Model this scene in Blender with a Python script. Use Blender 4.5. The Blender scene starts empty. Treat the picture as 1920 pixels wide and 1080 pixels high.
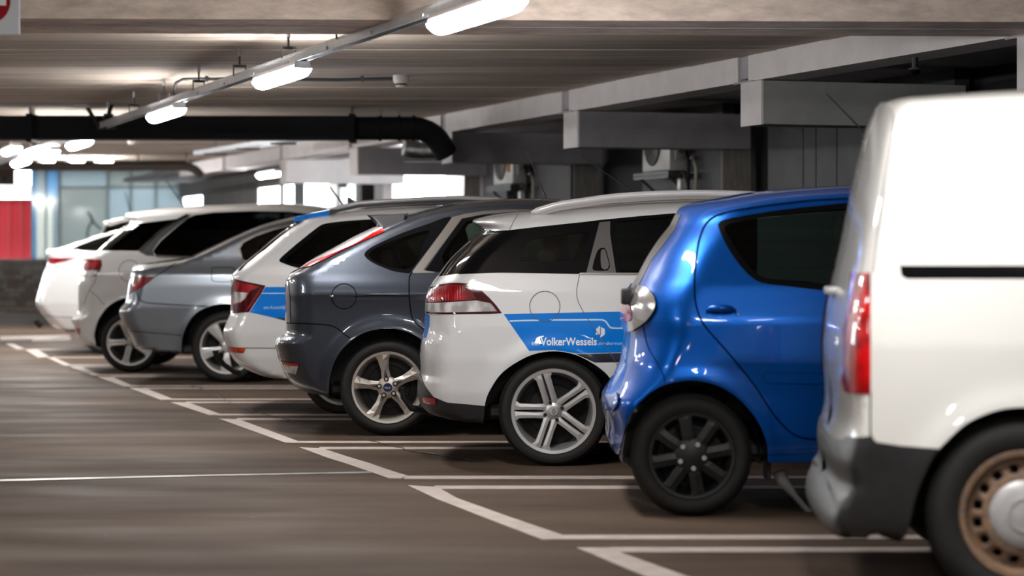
import bpy, bmesh, math, random
import numpy as np
from mathutils import Vector, Matrix
from mathutils.geometry import delaunay_2d_cdt

random.seed(7)
SC = bpy.context.scene
COL = SC.collection

# ------------------------------------------------------------------ camera, sky, exposure
FPX, CAM_H, HOR = 4533.3, 1.22, 470.0          # focal length in pixels (85 mm), camera height, horizon row
cam_data = bpy.data.cameras.new('camera')
cam = bpy.data.objects.new('camera', cam_data)
COL.objects.link(cam)
cam.location = (0, 0, CAM_H)
cam.rotation_euler = (math.radians(90), 0, 0)
cam_data.sensor_width = 36.0
cam_data.lens = 85.0
cam_data.shift_y = -(540.0 - HOR) / 1920.0
cam_data.clip_end = 200
cam_data.dof.use_dof = True
cam_data.dof.focus_distance = 14.6
cam_data.dof.aperture_fstop = 2.0
SC.camera = cam

world = bpy.data.worlds.new('overcast_sky')
SC.world = world
world.use_nodes = True
bg = world.node_tree.nodes['Background']
bg.inputs[0].default_value = (0.86, 0.97, 1.0, 1)
bg.inputs[1].default_value = 4.0

SC.view_settings.view_transform = 'Standard'
SC.view_settings.look = 'None'
SC.view_settings.exposure = 1.55
SC.view_settings.gamma = 1.0
SC.view_settings.use_curve_mapping = False
LAMP_STRENGTH = 38.0
SC.cycles.max_bounces = 8
SC.cycles.transparent_max_bounces = 16
SC.cycles.sample_clamp_indirect = 6.0
SC.cycles.caustics_reflective = False
SC.cycles.caustics_refractive = False

ROW = -0.319                                    # the bays run along (ROW, 1): dx per metre of depth
RAIL_C = 3.466                                  # rail: x = RAIL_C + ROW * y
ROW_ANG = math.atan(-ROW)
CEIL = 2.62


def P(px, py, Y):
    """point of the place at depth Y that the photograph shows at px, py"""
    return Vector(((px - 960.0) * Y / FPX, Y, CAM_H - (py - HOR) * Y / FPX))


def GND(px, py):
    Y = FPX * CAM_H / (py - HOR)
    return Vector(((px - 960.0) * Y / FPX, Y, 0))


# ------------------------------------------------------------------ materials
MATS = {}


def new_mat(name):
    m = bpy.data.materials.new(name)
    m.use_nodes = True
    MATS[name] = m
    nt = m.node_tree
    return m, nt, nt.nodes['Principled BSDF'], nt.nodes['Material Output']


def mat(name, col, rough=0.5, metal=0.0, coat=0.0, noise=0.0, scale=20.0, bump=0.0, emit=0.0, spec=0.5, stretch=None, col2=None):
    if name in MATS:
        return MATS[name]
    m, nt, b, out = new_mat(name)
    b.inputs['Base Color'].default_value = (*col, 1)
    b.inputs['Roughness'].default_value = rough
    b.inputs['Metallic'].default_value = metal
    b.inputs['Coat Weight'].default_value = coat
    b.inputs['Coat Roughness'].default_value = 0.03
    b.inputs['Specular IOR Level'].default_value = spec
    if emit:
        b.inputs['Emission Color'].default_value = (*col, 1)
        b.inputs['Emission Strength'].default_value = emit
    if noise or bump:
        tc = nt.nodes.new('ShaderNodeTexCoord')
        mp = nt.nodes.new('ShaderNodeMapping')
        if stretch:
            mp.inputs['Scale'].default_value = stretch
        nz = nt.nodes.new('ShaderNodeTexNoise')
        nz.inputs['Scale'].default_value = scale
        nz.inputs['Detail'].default_value = 6
        nz.inputs['Roughness'].default_value = 0.65
        nt.links.new(tc.outputs['Object'], mp.inputs[0])
        nt.links.new(mp.outputs[0], nz.inputs[0])
        if noise:
            mx = nt.nodes.new('ShaderNodeMix')
            mx.data_type = 'RGBA'
            c2 = col2 or tuple(c * (1 - noise) for c in col)
            mx.inputs[6].default_value = (*col, 1)
            mx.inputs[7].default_value = (*c2, 1)
            rp = nt.nodes.new('ShaderNodeValToRGB')
            rp.color_ramp.elements[0].position = 0.35
            rp.color_ramp.elements[1].position = 0.68
            nt.links.new(nz.outputs[0], rp.inputs[0])
            nt.links.new(rp.outputs[0], mx.inputs[0])
            nt.links.new(mx.outputs[2], b.inputs['Base Color'])
        if bump:
            bp = nt.nodes.new('ShaderNodeBump')
            bp.inputs['Strength'].default_value = bump
            bp.inputs['Distance'].default_value = 0.01
            nt.links.new(nz.outputs[0], bp.inputs['Height'])
            nt.links.new(bp.outputs[0], b.inputs['Normal'])
    return m


def paint(name, col, metal=0.0, rough=0.4, cior=1.5, spec=0.5):
    """two-sided car paint: lacquer outside, dark trim on the inner face"""
    m, nt, b, out = new_mat(name)
    b.inputs['Base Color'].default_value = (*col, 1)
    b.inputs['Metallic'].default_value = metal
    b.inputs['Roughness'].default_value = rough
    b.inputs['Coat Weight'].default_value = 1.0
    b.inputs['Coat Roughness'].default_value = 0.02
    b.inputs['Coat IOR'].default_value = cior
    b.inputs['Specular IOR Level'].default_value = spec
    if metal > 0:
        tc = nt.nodes.new('ShaderNodeTexCoord')
        nz = nt.nodes.new('ShaderNodeTexNoise')
        nz.inputs['Scale'].default_value = 900
        bp = nt.nodes.new('ShaderNodeBump')
        bp.inputs['Strength'].default_value = 0.06
        bp.inputs['Distance'].default_value = 0.001
        nt.links.new(tc.outputs['Object'], nz.inputs[0])
        nt.links.new(nz.outputs[0], bp.inputs['Height'])
        nt.links.new(bp.outputs[0], b.inputs['Normal'])
    g = nt.nodes.new('ShaderNodeNewGeometry')
    d = nt.nodes.new('ShaderNodeBsdfDiffuse')
    d.inputs[0].default_value = (0.02, 0.02, 0.022, 1)
    mx = nt.nodes.new('ShaderNodeMixShader')
    nt.links.new(g.outputs['Backfacing'], mx.inputs[0])
    nt.links.new(b.outputs[0], mx.inputs[1])
    nt.links.new(d.outputs[0], mx.inputs[2])
    nt.links.new(mx.outputs[0], out.inputs[0])
    return m


def glass(name, tint, ior=1.33):
    m, nt, b, out = new_mat(name)
    nt.nodes.remove(b)
    t = nt.nodes.new('ShaderNodeBsdfTransparent')
    t.inputs[0].default_value = (*tint, 1)
    g = nt.nodes.new('ShaderNodeBsdfGlossy')
    g.inputs['Roughness'].default_value = 0.01
    g.inputs['Color'].default_value = (1, 1, 1, 1)
    f = nt.nodes.new('ShaderNodeFresnel')
    f.inputs[0].default_value = ior
    mx = nt.nodes.new('ShaderNodeMixShader')
    nt.links.new(f.outputs[0], mx.inputs[0])
    nt.links.new(t.outputs[0], mx.inputs[1])
    nt.links.new(g.outputs[0], mx.inputs[2])
    nt.links.new(mx.outputs[0], out.inputs[0])
    return m


def lens_mat(name, col, dark=0.35, scale=60.0):
    """lamp lens: glossy plastic over fine moulded ribs and a few darker chambers"""
    m, nt, b, out = new_mat(name)
    tc = nt.nodes.new('ShaderNodeTexCoord')
    w = nt.nodes.new('ShaderNodeTexWave')
    w.bands_direction = 'X'
    w.inputs['Scale'].default_value = scale * .35
    w.inputs['Distortion'].default_value = 0.6
    nz = nt.nodes.new('ShaderNodeTexNoise')
    nz.inputs['Scale'].default_value = 13
    nz.inputs['Detail'].default_value = 1
    nt.links.new(tc.outputs['Object'], w.inputs[0])
    nt.links.new(tc.outputs['Object'], nz.inputs[0])
    rp = nt.nodes.new('ShaderNodeValToRGB')
    rp.color_ramp.elements[0].position = .38
    rp.color_ramp.elements[1].position = .62
    nt.links.new(nz.outputs[0], rp.inputs[0])
    mx = nt.nodes.new('ShaderNodeMix')
    mx.data_type = 'RGBA'
    mx.inputs[6].default_value = (*[c * dark for c in col], 1)
    mx.inputs[7].default_value = (*col, 1)
    nt.links.new(rp.outputs[0], mx.inputs[0])
    nt.links.new(mx.outputs[2], b.inputs['Base Color'])
    bp = nt.nodes.new('ShaderNodeBump')
    bp.inputs['Strength'].default_value = 0.35
    bp.inputs['Distance'].default_value = 0.004
    nt.links.new(w.outputs['Fac'], bp.inputs['Height'])
    nt.links.new(bp.outputs[0], b.inputs['Normal'])
    b.inputs['Roughness'].default_value = 0.3
    b.inputs['Coat Weight'].default_value = 1.0
    b.inputs['Coat Roughness'].default_value = 0.02
    b.inputs['Coat IOR'].default_value = 1.35
    b.inputs['Specular IOR Level'].default_value = 0.25
    return m


M_WHITE = paint('white_paint', (0.78, 0.78, 0.79))
M_WHITE2 = paint('pearl_white_paint', (0.74, 0.73, 0.72))
M_VAN = paint('van_white_paint', (0.84, 0.83, 0.80))
M_BLUE = paint('blue_metallic_paint', (0.0, 0.085, 0.42), metal=0.5, rough=0.34, cior=1.3, spec=0.15)
M_GREY = paint('slate_metallic_paint', (0.044, 0.053, 0.072), metal=0.6, rough=0.33)
M_SILVER = paint('silver_grey_metallic_paint', (0.27, 0.30, 0.34), metal=0.7, rough=0.33)
M_PLASTIC = mat('black_plastic', (0.014, 0.014, 0.015), 0.55, noise=0.3, scale=30)
M_BUMPER = mat('grey_bumper_plastic', (0.026, 0.026, 0.028), 0.42, noise=0.35, scale=12)
M_SEAL = mat('window_seal', (0.005, 0.005, 0.006), 0.06, spec=0.14)
M_GAP = mat('panel_gap', (0.004, 0.004, 0.005), 0.9, spec=.05)
M_RUBBER = mat('tyre_rubber', (0.013, 0.012, 0.011), 0.75, noise=0.35, scale=25)
M_ALLOY = mat('alloy_silver', (0.66, 0.65, 0.64), 0.34, 0.7)
M_ALLOY2 = mat('alloy_warm_silver', (0.60, 0.55, 0.50), 0.38, 0.7)
M_DARKMETAL = mat('dark_metal', (0.012, 0.011, 0.011), 0.6, 0.3)
M_BLACKWHEEL = mat('matt_black_wheel', (0.007, 0.007, 0.008), 0.5)
M_RUST = mat('rusty_steel', (0.32, 0.19, 0.11), 0.7, 0.25, noise=0.6, scale=30, bump=0.3, col2=(0.16, 0.12, 0.10))
M_CAPGREY = mat('cap_grey', (0.55, 0.54, 0.55), 0.42, 0.3, noise=0.15, scale=25)
M_CHROME = mat('chrome', (0.75, 0.75, 0.76), 0.12, 1.0)
M_TRIM = mat('brushed_trim', (0.26, 0.24, 0.225), 0.38, 0.8)
M_PILLAR = mat('grey_pillar_trim', (0.10, 0.092, 0.09), 0.4, 0.3)
M_GLASS = glass('tinted_glass', (0.30, 0.36, 0.33))
M_PRIV = glass('privacy_glass', (0.07, 0.075, 0.075))
M_SEAT = mat('dark_seat_fabric', (0.018, 0.018, 0.02), 0.9, noise=0.3, scale=60)
M_RED = lens_mat('red_lens', (0.46, 0.002, 0.010), 0.35)
M_REDBRIGHT = lens_mat('bright_red_lens', (0.62, 0.004, 0.006), 0.5)
M_DARKRED = mat('dark_red_lens', (0.07, 0.004, 0.010), 0.12, coat=1.0)
M_CLEAR = lens_mat('clear_lens', (0.85, 0.83, 0.82), 0.45, 90)
M_WHITELENS = lens_mat('white_lens', (0.88, 0.80, 0.80), 0.85, 40)
M_ORANGE = lens_mat('orange_red_lens', (0.75, 0.07, 0.02), 0.35, 70)
M_REFLECT = mat('red_reflector', (0.42, 0.01, 0.02), 0.3, coat=1.0)
M_STRIPE = paint('blue_livery_film', (0.0, 0.21, 0.78), cior=1.25, spec=0.1)
M_STRIPE_DK = paint('dark_livery_film', (0.012, 0.013, 0.02))
M_PRINT = mat('white_livery_print', (0.80, 0.84, 0.9), 0.4)
M_PRINT2 = mat('pale_livery_print', (0.55, 0.76, 0.95), 0.4)
M_BADGE = mat('blue_badge', (0.012, 0.016, 0.075), 0.3, 0.2, coat=1.0)


# ------------------------------------------------------------------ object helpers
def props(o, label=None, cat=None, group=None, kind=None):
    if label:
        o['label'] = label
    if cat:
        o['category'] = cat
    if group:
        o['group'] = group
    if kind:
        o['kind'] = kind
    return o


def empty(name, loc=(0, 0, 0), rz=0.0, label=None, cat=None, group=None, kind=None):
    o = bpy.data.objects.new(name, None)
    COL.objects.link(o)
    o.empty_display_size = 0.1
    o.location = loc
    o.rotation_euler = (0, 0, rz)
    return props(o, label, cat, group, kind)


def mesh_obj(name, verts, faces, m, parent=None, smooth=False, normals=None, loc=None, rz=0.0):
    me = bpy.data.meshes.new(name)
    me.from_pydata([tuple(v) for v in verts], [], [tuple(int(i) for i in f) for f in faces])
    if m:
        me.materials.append(m)
    if smooth:
        me.polygons.foreach_set('use_smooth', [True] * len(me.polygons))
    me.update()
    if normals is not None:
        me.normals_split_custom_set_from_vertices([tuple(n) for n in normals])
    o = bpy.data.objects.new(name, me)
    COL.objects.link(o)
    if parent:
        o.parent = parent
    if loc is not None:
        o.location = loc
    o.rotation_euler = (0, 0, rz)
    return o


class MB:
    """collects simple solids into one mesh"""
    def __init__(s):
        s.v, s.f = [], []

    def add(s, vs, fs):
        n = len(s.v)
        s.v += [tuple(v) for v in vs]
        s.f += [tuple(i + n for i in f) for f in fs]
        return s

    def box(s, x0, x1, y0, y1, z0, z1):
        return s.add([(x0, y0, z0), (x1, y0, z0), (x1, y1, z0), (x0, y1, z0), (x0, y0, z1), (x1, y0, z1), (x1, y1, z1), (x0, y1, z1)],
                     [(0, 3, 2, 1), (4, 5, 6, 7), (0, 1, 5, 4), (1, 2, 6, 5), (2, 3, 7, 6), (3, 0, 4, 7)])

    def rbox(s, x0, x1, y0, y1, z0, z1, b=0.02, seg=2):
        bm = bmesh.new()
        bmesh.ops.create_cube(bm, size=1)
        for v in bm.verts:
            v.co = (x0 + (v.co.x + .5) * (x1 - x0), y0 + (v.co.y + .5) * (y1 - y0), z0 + (v.co.z + .5) * (z1 - z0))
        bmesh.ops.bevel(bm, geom=bm.edges[:], offset=b, segments=seg, profile=0.5, affect='EDGES')
        bm.verts.index_update()
        s.add([v.co[:] for v in bm.verts], [[v.index for v in f.verts] for f in bm.faces])
        bm.free()
        return s

    def prism(s, poly, h0, h1, axis='z'):
        """poly: 2-D points CCW, extruded along axis from h0 to h1"""
        n = len(poly)
        if axis == 'z':
            vs = [(a, b, h0) for a, b in poly] + [(a, b, h1) for a, b in poly]
        elif axis == 'y':
            vs = [(a, h0, b) for a, b in poly] + [(a, h1, b) for a, b in poly]
        else:
            vs = [(h0, a, b) for a, b in poly] + [(h1, a, b) for a, b in poly]
        fs = [tuple(range(n))[::-1], tuple(range(n, 2 * n))] + [(i, (i + 1) % n, n + (i + 1) % n, n + i) for i in range(n)]
        if axis == 'y':
            fs = [f[::-1] for f in fs]
        return s.add(vs, fs)

    def tube(s, pts, r, seg=8, cap=True):
        pts = [Vector(p) for p in pts]
        rr = r if isinstance(r, (list, tuple)) else [r] * len(pts)
        rings, up = [], None
        for i, p in enumerate(pts):
            t = (pts[min(i + 1, len(pts) - 1)] - pts[max(i - 1, 0)]).normalized()
            if up is None:
                up = t.orthogonal().normalized()
            up = (up - t * up.dot(t)).normalized()
            sd = t.cross(up)
            rings.append([p + (up * math.cos(a) + sd * math.sin(a)) * rr[i] for a in (2 * math.pi * k / seg for k in range(seg))])
        vs = [v for ring in rings for v in ring]
        fs = []
        for i in range(len(pts) - 1):
            for k in range(seg):
                a, b = i * seg + k, i * seg + (k + 1) % seg
                fs.append((a, b, b + seg, a + seg))
        if cap:
            fs.append(tuple(range(seg))[::-1])
            fs.append(tuple(range((len(pts) - 1) * seg, len(pts) * seg)))
        return s.add(vs, fs)

    def lathe(s, prof, seg=48, axis='y', close=False):
        """prof: (radius, height) along axis"""
        vs, fs = [], []
        n = len(prof)
        for k in range(seg):
            a = 2 * math.pi * k / seg
            c, d = math.cos(a), math.sin(a)
            for r, h in prof:
                vs.append((r * c, h, r * d) if axis == 'y' else (r * c, r * d, h))
        for k in range(seg):
            k2 = (k + 1) % seg
            for i in range(n - 1 + (1 if close else 0)):
                j = (i + 1) % n
                f = (k * n + i, k2 * n + i, k2 * n + j, k * n + j)
                fs.append(f if axis == 'y' else f[::-1])
        return s.add(vs, fs)

    def obj(s, name, m, parent=None, smooth=False, loc=None, rz=0.0):
        o = mesh_obj(name, s.v, s.f, m, parent, smooth, None, loc, rz)
        if smooth:
            try:
                o.data.set_sharp_from_angle(angle=math.radians(smooth if isinstance(smooth, (int, float)) and smooth > 1 else 40))
            except Exception:
                pass
        return o


def copy_tree(o, parent=None):
    c = o.copy()
    COL.objects.link(c)
    c.parent = parent
    for ch in list(o.children):
        copy_tree(ch, c)
    return c


def spline(pts, step, closed=False):
    """centripetal-free Catmull-Rom through 2-D points, resampled"""
    p = [np.array(q, float) for q in pts]
    out = []
    n = len(p)
    for i in range(n if closed else n - 1):
        p1, p2 = p[i], p[(i + 1) % n]
        p0 = p[(i - 1) % n] if (closed or i > 0) else p1 * 2 - p2
        p3 = p[(i + 2) % n] if (closed or i + 2 < n) else p2 * 2 - p1
        L = np.linalg.norm(p2 - p1)
        # limited tangents keep corners from overshooting
        t1, t2 = (p2 - p0) * 0.5, (p3 - p1) * 0.5
        for t in (t1, t2):
            l = np.linalg.norm(t)
            if l > L:
                t *= L / l
        k = max(1, int(math.ceil(L / step)))
        for j in range(k):
            u = j / k
            a, b = 2 * u**3 - 3 * u**2 + 1, u**3 - 2 * u**2 + u
            c, d = -2 * u**3 + 3 * u**2, u**3 - u**2
            out.append(a * p1 + b * t1 + c * p2 + d * t2)
    if not closed:
        out.append(p[-1])
    return [tuple(q) for q in out]


def dens(pts, step, closed=False):
    out = []
    n = len(pts)
    for i in range(n if closed else n - 1):
        a, b = np.array(pts[i], float), np.array(pts[(i + 1) % n], float)
        k = max(1, int(math.ceil(np.linalg.norm(b - a) / step)))
        out += [tuple(a + (b - a) * j / k) for j in range(k)]
    if not closed:
        out.append(tuple(pts[-1]))
    return out


def inside(poly, x, z):
    poly = np.array(poly, float)
    r = np.zeros(len(x), bool)
    j = len(poly) - 1
    for i in range(len(poly)):
        xi, zi, xj, zj = poly[i][0], poly[i][1], poly[j][0], poly[j][1]
        if zi != zj:
            c = ((zi > z) != (zj > z)) & (x < (xj - xi) * (z - zi) / (zj - zi) + xi)
            r ^= c
        j = i
    return r


def text_mesh(txt, bold=0.0):
    cu = bpy.data.curves.new('lettering', 'FONT')
    cu.body = txt
    cu.offset = bold
    cu.resolution_u = 3
    o = bpy.data.objects.new('lettering', cu)
    COL.objects.link(o)
    dg = bpy.context.evaluated_depsgraph_get()
    me = o.evaluated_get(dg).to_mesh()
    vs = [tuple(v.co[:2]) for v in me.vertices]
    fs = [tuple(f.vertices) for f in me.polygons]
    o.evaluated_get(dg).to_mesh_clear()
    bpy.data.objects.remove(o)
    bpy.data.curves.remove(cu)
    a = np.array(vs)
    a -= a.min(0)
    return a / a.max(0)[0], fs, a.max(0)[1] / a.max(0)[0]      # width 1


# ================================================================== floor, ceiling, beams, walls
def floor_mat():
    m, nt, b, out = new_mat('asphalt_floor')
    tc = nt.nodes.new('ShaderNodeTexCoord')
    N = lambda t: nt.nodes.new(t)

    def noise(scale, detail=5, st=(1, 1, 1)):
        mp = N('ShaderNodeMapping'); mp.inputs['Scale'].default_value = st
        nz = N('ShaderNodeTexNoise'); nz.inputs['Scale'].default_value = scale; nz.inputs['Detail'].default_value = detail
        nt.links.new(tc.outputs['Object'], mp.inputs[0]); nt.links.new(mp.outputs[0], nz.inputs[0])
        return nz.outputs[0]

    def ramp(fac, a, b2, ca, cb):
        r = N('ShaderNodeValToRGB')
        r.color_ramp.elements[0].position, r.color_ramp.elements[1].position = a, b2
        r.color_ramp.elements[0].color, r.color_ramp.elements[1].color = (*ca, 1), (*cb, 1)
        nt.links.new(fac, r.inputs[0])
        return r.outputs[0]
    base = ramp(noise(0.9, 8, (.6, 1.4, 1)), .3, .72, FLOOR_A, FLOOR_B)
    speck = ramp(noise(9, 2), .765, .785, (0, 0, 0), (1, 1, 1))
    grit = ramp(noise(140, 3), .3, .7, (.8, .8, .8), (1.15, 1.13, 1.1))
    mu = N('ShaderNodeMix'); mu.data_type = 'RGBA'; mu.blend_type = 'MULTIPLY'; mu.inputs[0].default_value = 1
    nt.links.new(base, mu.inputs[6]); nt.links.new(grit, mu.inputs[7])
    mx = N('ShaderNodeMix'); mx.data_type = 'RGBA'
    nt.links.new(speck, mx.inputs[0]); nt.links.new(mu.outputs[2], mx.inputs[6]); mx.inputs[7].default_value = (.15, .135, .12, 1)
    nt.links.new(mx.outputs[2], b.inputs['Base Color'])
    rr = ramp(noise(1.6, 6, (.5, 1.5, 1)), .3, .7, (.52, .52, .52), (.72, .72, .72))
    nt.links.new(rr, b.inputs['Roughness'])
    b.inputs['Specular IOR Level'].default_value = .05
    b.inputs['Specular Tint'].default_value = (1, .93, .88, 1)
    bp = N('ShaderNodeBump'); bp.inputs['Strength'].default_value = .25; bp.inputs['Distance'].default_value = .004
    nt.links.new(noise(160, 3), bp.inputs['Height']); nt.links.new(bp.outputs[0], b.inputs['Normal'])
    return m


FLOOR_A, FLOOR_B = (.062, .043, .032), (.128, .092, .070)
M_FLOOR = floor_mat()
M_CONC = mat('board_marked_concrete', (.68, .575, .485), .85, noise=.5, scale=2.2, bump=.35, stretch=(.3, 7, 7))
M_CONC_D = mat('board_marked_concrete_dark', (.56, .475, .40), .85, noise=.55, scale=2.6, bump=.35, stretch=(.3, 7, 7))
M_BEAM = mat('rough_beige_concrete', (.92, .77, .66), .9, noise=.38, scale=5, bump=.8, stretch=(1, 1, 3))
M_WHITEC = mat('white_painted_concrete', (.74, .70, .71), .75, noise=.12, scale=4, bump=.15)
M_DARKC = mat('dark_concrete', (.42, .40, .43), .7, noise=.25, scale=3, bump=.2)  # darker tone for most beam sides, joints and the soffit
M_GREYC = mat('lit_grey_concrete', (.58, .59, .57), .7, noise=.2, scale=3, bump=.2)  # lighter copy for the near beam sides, lamplight put into the tone
M_DARKWALL = mat('black_wall', (.012, .012, .013), .8)
M_PANEL = mat('dark_grey_wall_panel', (.085, .085, .09), .65, noise=.3, scale=4)
M_COL = mat('raw_concrete_post', (.24, .22, .20), .85, noise=.4, scale=10, bump=.3, stretch=(4, 4, .6))
M_LINE = mat('worn_white_road_paint', (.52, .44, .395), .6, noise=.28, scale=9)
M_GALV = mat('galvanised_steel', (.60, .62, .66), .32, .45, noise=.2, scale=15)
M_DARKSTEEL = mat('dark_steel', (.09, .09, .095), .45, .7)
M_DUCT = mat('black_duct', (.012, .012, .0145), .8, noise=.3, scale=3, spec=.2)
M_FOIL = mat('foil_duct', (.55, .55, .55), .28, .9, noise=.5, scale=14, bump=.9)
M_WALLG = mat('grey_wall_render', (.34, .32, .31), .8, noise=.15, scale=3)
M_TUBE = mat('lamp_diffuser', (1.0, .985, .96), .4, emit=LAMP_STRENGTH)
M_LAMPBODY = mat('lamp_housing', (.62, .63, .65), .45)

floor = mesh_obj('floor', [(-17, -13, 0), (14, -13, 0), (14, 49.15, 0), (-17, 49.15, 0)], [(0, 1, 2, 3)], M_FLOOR)
props(floor, kind='structure')
ground = mesh_obj('pavement_outside', [(-60, 50, -.3), (60, 50, -.3), (60, 110, -.3), (-60, 110, -.3), (-6.6, 50, -.3), (60, 0, -.3)], [(0, 1, 2, 3), (4, 5, 1)], mat('pavement_outside', (.35, .34, .33), .9))
props(ground, kind='structure')

# --- painted bay markings, each stroke a piece of the floor
def stroke(px, name='bay_line', h=.003, m=None):
    q = [GND(a, b) for a, b in px]
    poly = [(v.x, v.y) for v in q]
    ar = sum(poly[i][0] * poly[(i + 1) % len(poly)][1] - poly[(i + 1) % len(poly)][0] * poly[i][1] for i in range(len(poly)))
    if ar < 0:
        poly = poly[::-1]
    return MB().prism(poly, 0.0005, h).obj(name, m or M_LINE, floor)


ENDS = [
    [(1081, 1028), (1146, 1028), (1155, 1034), (1280, 1079), (1420, 1130), (1340, 1130), (1207, 1081)],
    [(764, 911), (820, 914), (857, 935), (960, 972), (1057, 1005), (1050, 1012), (1017, 1013), (930, 980), (820, 937)],
    [(561, 839.5), (604, 841.5), (652, 857), (690, 868.5), (735, 884), (765, 893), (752, 898), (728, 897.5), (690, 884), (652, 871), (615, 859.5)],
    [(410.6, 785.5), (448, 787), (562, 829), (552, 831), (534, 830.5)],
    [(318.7, 754.7), (352, 755), (416, 778), (392, 779)],
    [(243, 728), (272, 728), (326, 749.5), (302, 750.6)],
    [(182.5, 707), (211, 707), (248.6, 724), (233, 725)],
    [(130.6, 687.5), (152, 688), (189, 704), (176, 704.5)],
    [(87, 670), (102, 671), (134, 685), (121, 685.5)],
    [(47, 655.5), (71, 656), (92, 669), (72, 670.5)],
    [(11, 644.5), (26, 645), (46, 654.5), (32, 655)],
]
for q in ENDS:
    stroke(q, h=.0036)
# long bay edges: (x start, y of the rear edge, y of the front edge, x to which they run)
for x0, ya, yb in ((1146, 1027, 1036), (1050, 1004, 1012), (815, 911.5, 917.5), (760, 893, 898.5), (600, 838.7, 843), (552, 827.6, 831), (445, 784.7, 787.7), (410, 776.7, 779.3),
                   (350, 753.6, 756), (322, 748.2, 750.4), (270, 727.4, 729.6), (245, 723, 725), (209, 705.8, 707.6), (186, 702.6, 704.4), (150, 687.2, 688.8), (131, 684, 685.6), (100, 669.6, 671), (60, 655, 656.2)):
    a, b = GND(x0, ya), GND(x0, yb)
    xe = 8.3 + ROW * a.y
    MB().box(min(a.x, b.x), xe, b.y, a.y, .0005, .003).obj('bay_line', M_LINE, floor)
for q in ([(0, 631), (130, 628.5), (130, 634), (0, 638)], [(60, 637), (132, 631), (132, 637.5), (60, 640)]):
    stroke(q)
# expansion joint and the ragged crack
stroke([(-6000, 1050), (0, 900), (330, 892.4), (700, 885), (700, 887.4), (330, 895), (0, 903.6), (-6000, 1056)], 'expansion_joint', .004, mat('joint_strip', (.42, .41, .40), .35, .4, noise=.5, scale=5))
CR = [(330, 716), (356, 722.5), (382.5, 732), (410.6, 745), (435, 757), (454, 762), (472.5, 771), (489, 777), (515, 782), (540, 787), (559, 794), (600, 805), (634, 811), (671, 818), (694, 827.5), (742.5, 838.7), (780, 848), (840, 857.5), (900, 866)]
rnd = random.Random(3)
cp = [GND(*q) for q in CR]
cv, cf = [], []
dense = dens([(v.x, v.y) for v in cp], .07)
for i, (x, y) in enumerate(dense):
    w = .010 + .022 * rnd.random()
    jx, jy = rnd.uniform(-.012, .012), rnd.uniform(-.04, .04)
    cv += [(x + jx, y + jy - w, .0042), (x + jx, y + jy + w * 1.6, .0042)]
for i in range(len(dense) - 1):
    cf.append((2 * i, 2 * i + 2, 2 * i + 3, 2 * i + 1))
mesh_obj('floor_crack', cv, cf, mat('crack_filler', (.012, .011, .010), .6, noise=.6, scale=3, col2=(.10, .09, .085)), floor)

# --- ceiling: precast soffit planks, each its own piece
ceiling = MB().box(-17, 14, -13, 13.0, CEIL, CEIL + .2).box(-17, 14, 13.0, 37.5, CEIL + .05, CEIL + .25).box(-17, 14, 37.5, 49.2, CEIL + .30, CEIL + .45).obj('ceiling', M_CONC_D)
props(ceiling, kind='structure')
E_C = 7.234                                        # inner line of the edge beam: x = E_C + ROW * y
W_C = 8.90                                         # face of the right wall
y = 13.0
pk = 0
rp = random.Random(11)
while y < 49:
    w = .775
    dz = rp.uniform(0, .008) + (.25 if y > 37.5 else 0)
    xr = E_C + .1 + ROW * y
    o = MB().box(-17, xr, y + .010, y + w - .010, CEIL + dz, CEIL + dz + .06).obj('ceiling_plank', M_CONC if rp.random() < .55 else M_CONC_D, ceiling)
    y += w
    pk += 1
a = P(0, 34, 12.7); b = P(1920, 41, 12.95)
beam = MB().box(-17, 7.5, 0, .86, 2.44, CEIL + .02)
ang = math.atan2(.25, 5.4)
bo = beam.obj('beam', M_BEAM, None, False, (0, 12.80, 0), ang * .8)
props(bo, kind='structure')
# a shallow joint line on the underside
MB().box(-17, 7.5, .40, .42, 2.436, 2.445).obj('beam_joint', M_DARKC, bo)

# --- edge beam along the row with cross beams on the parking side
EY = [9.9, 13.7, 17.48, 21.24, 24.93, 28.7, 32.4]
U = Vector((ROW, 1, 0)).normalized()               # along the row
V = Vector((1, .34, 0)).normalized()               # along the cross beams
eb = empty('edge_beam', (E_C + ROW * 9.9, 9.9, 0))
props(eb, kind='structure')


def ebox(name, m, parent, p0, p1, depth, z0, z1, off=0.0):
    """box along p0-p1 (plan), reaching `depth` to the right of it"""
    d = (p1 - p0).normalized()
    n = Vector((d.y, -d.x, 0))
    q = [p0 + n * off, p1 + n * off, p1 + n * depth, p0 + n * depth]
    o = parent.location if parent else Vector((0, 0, 0))
    poly = [((v - o).x, (v - o).y) for v in q]
    ar = sum(poly[i][0] * poly[(i + 1) % 4][1] - poly[(i + 1) % 4][0] * poly[i][1] for i in range(4))
    if ar < 0:
        poly = poly[::-1]
    return MB().prism(poly, z0, z1).obj(name, m, parent)


def on(c, y):
    return Vector((c + ROW * y, y, 0))


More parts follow.
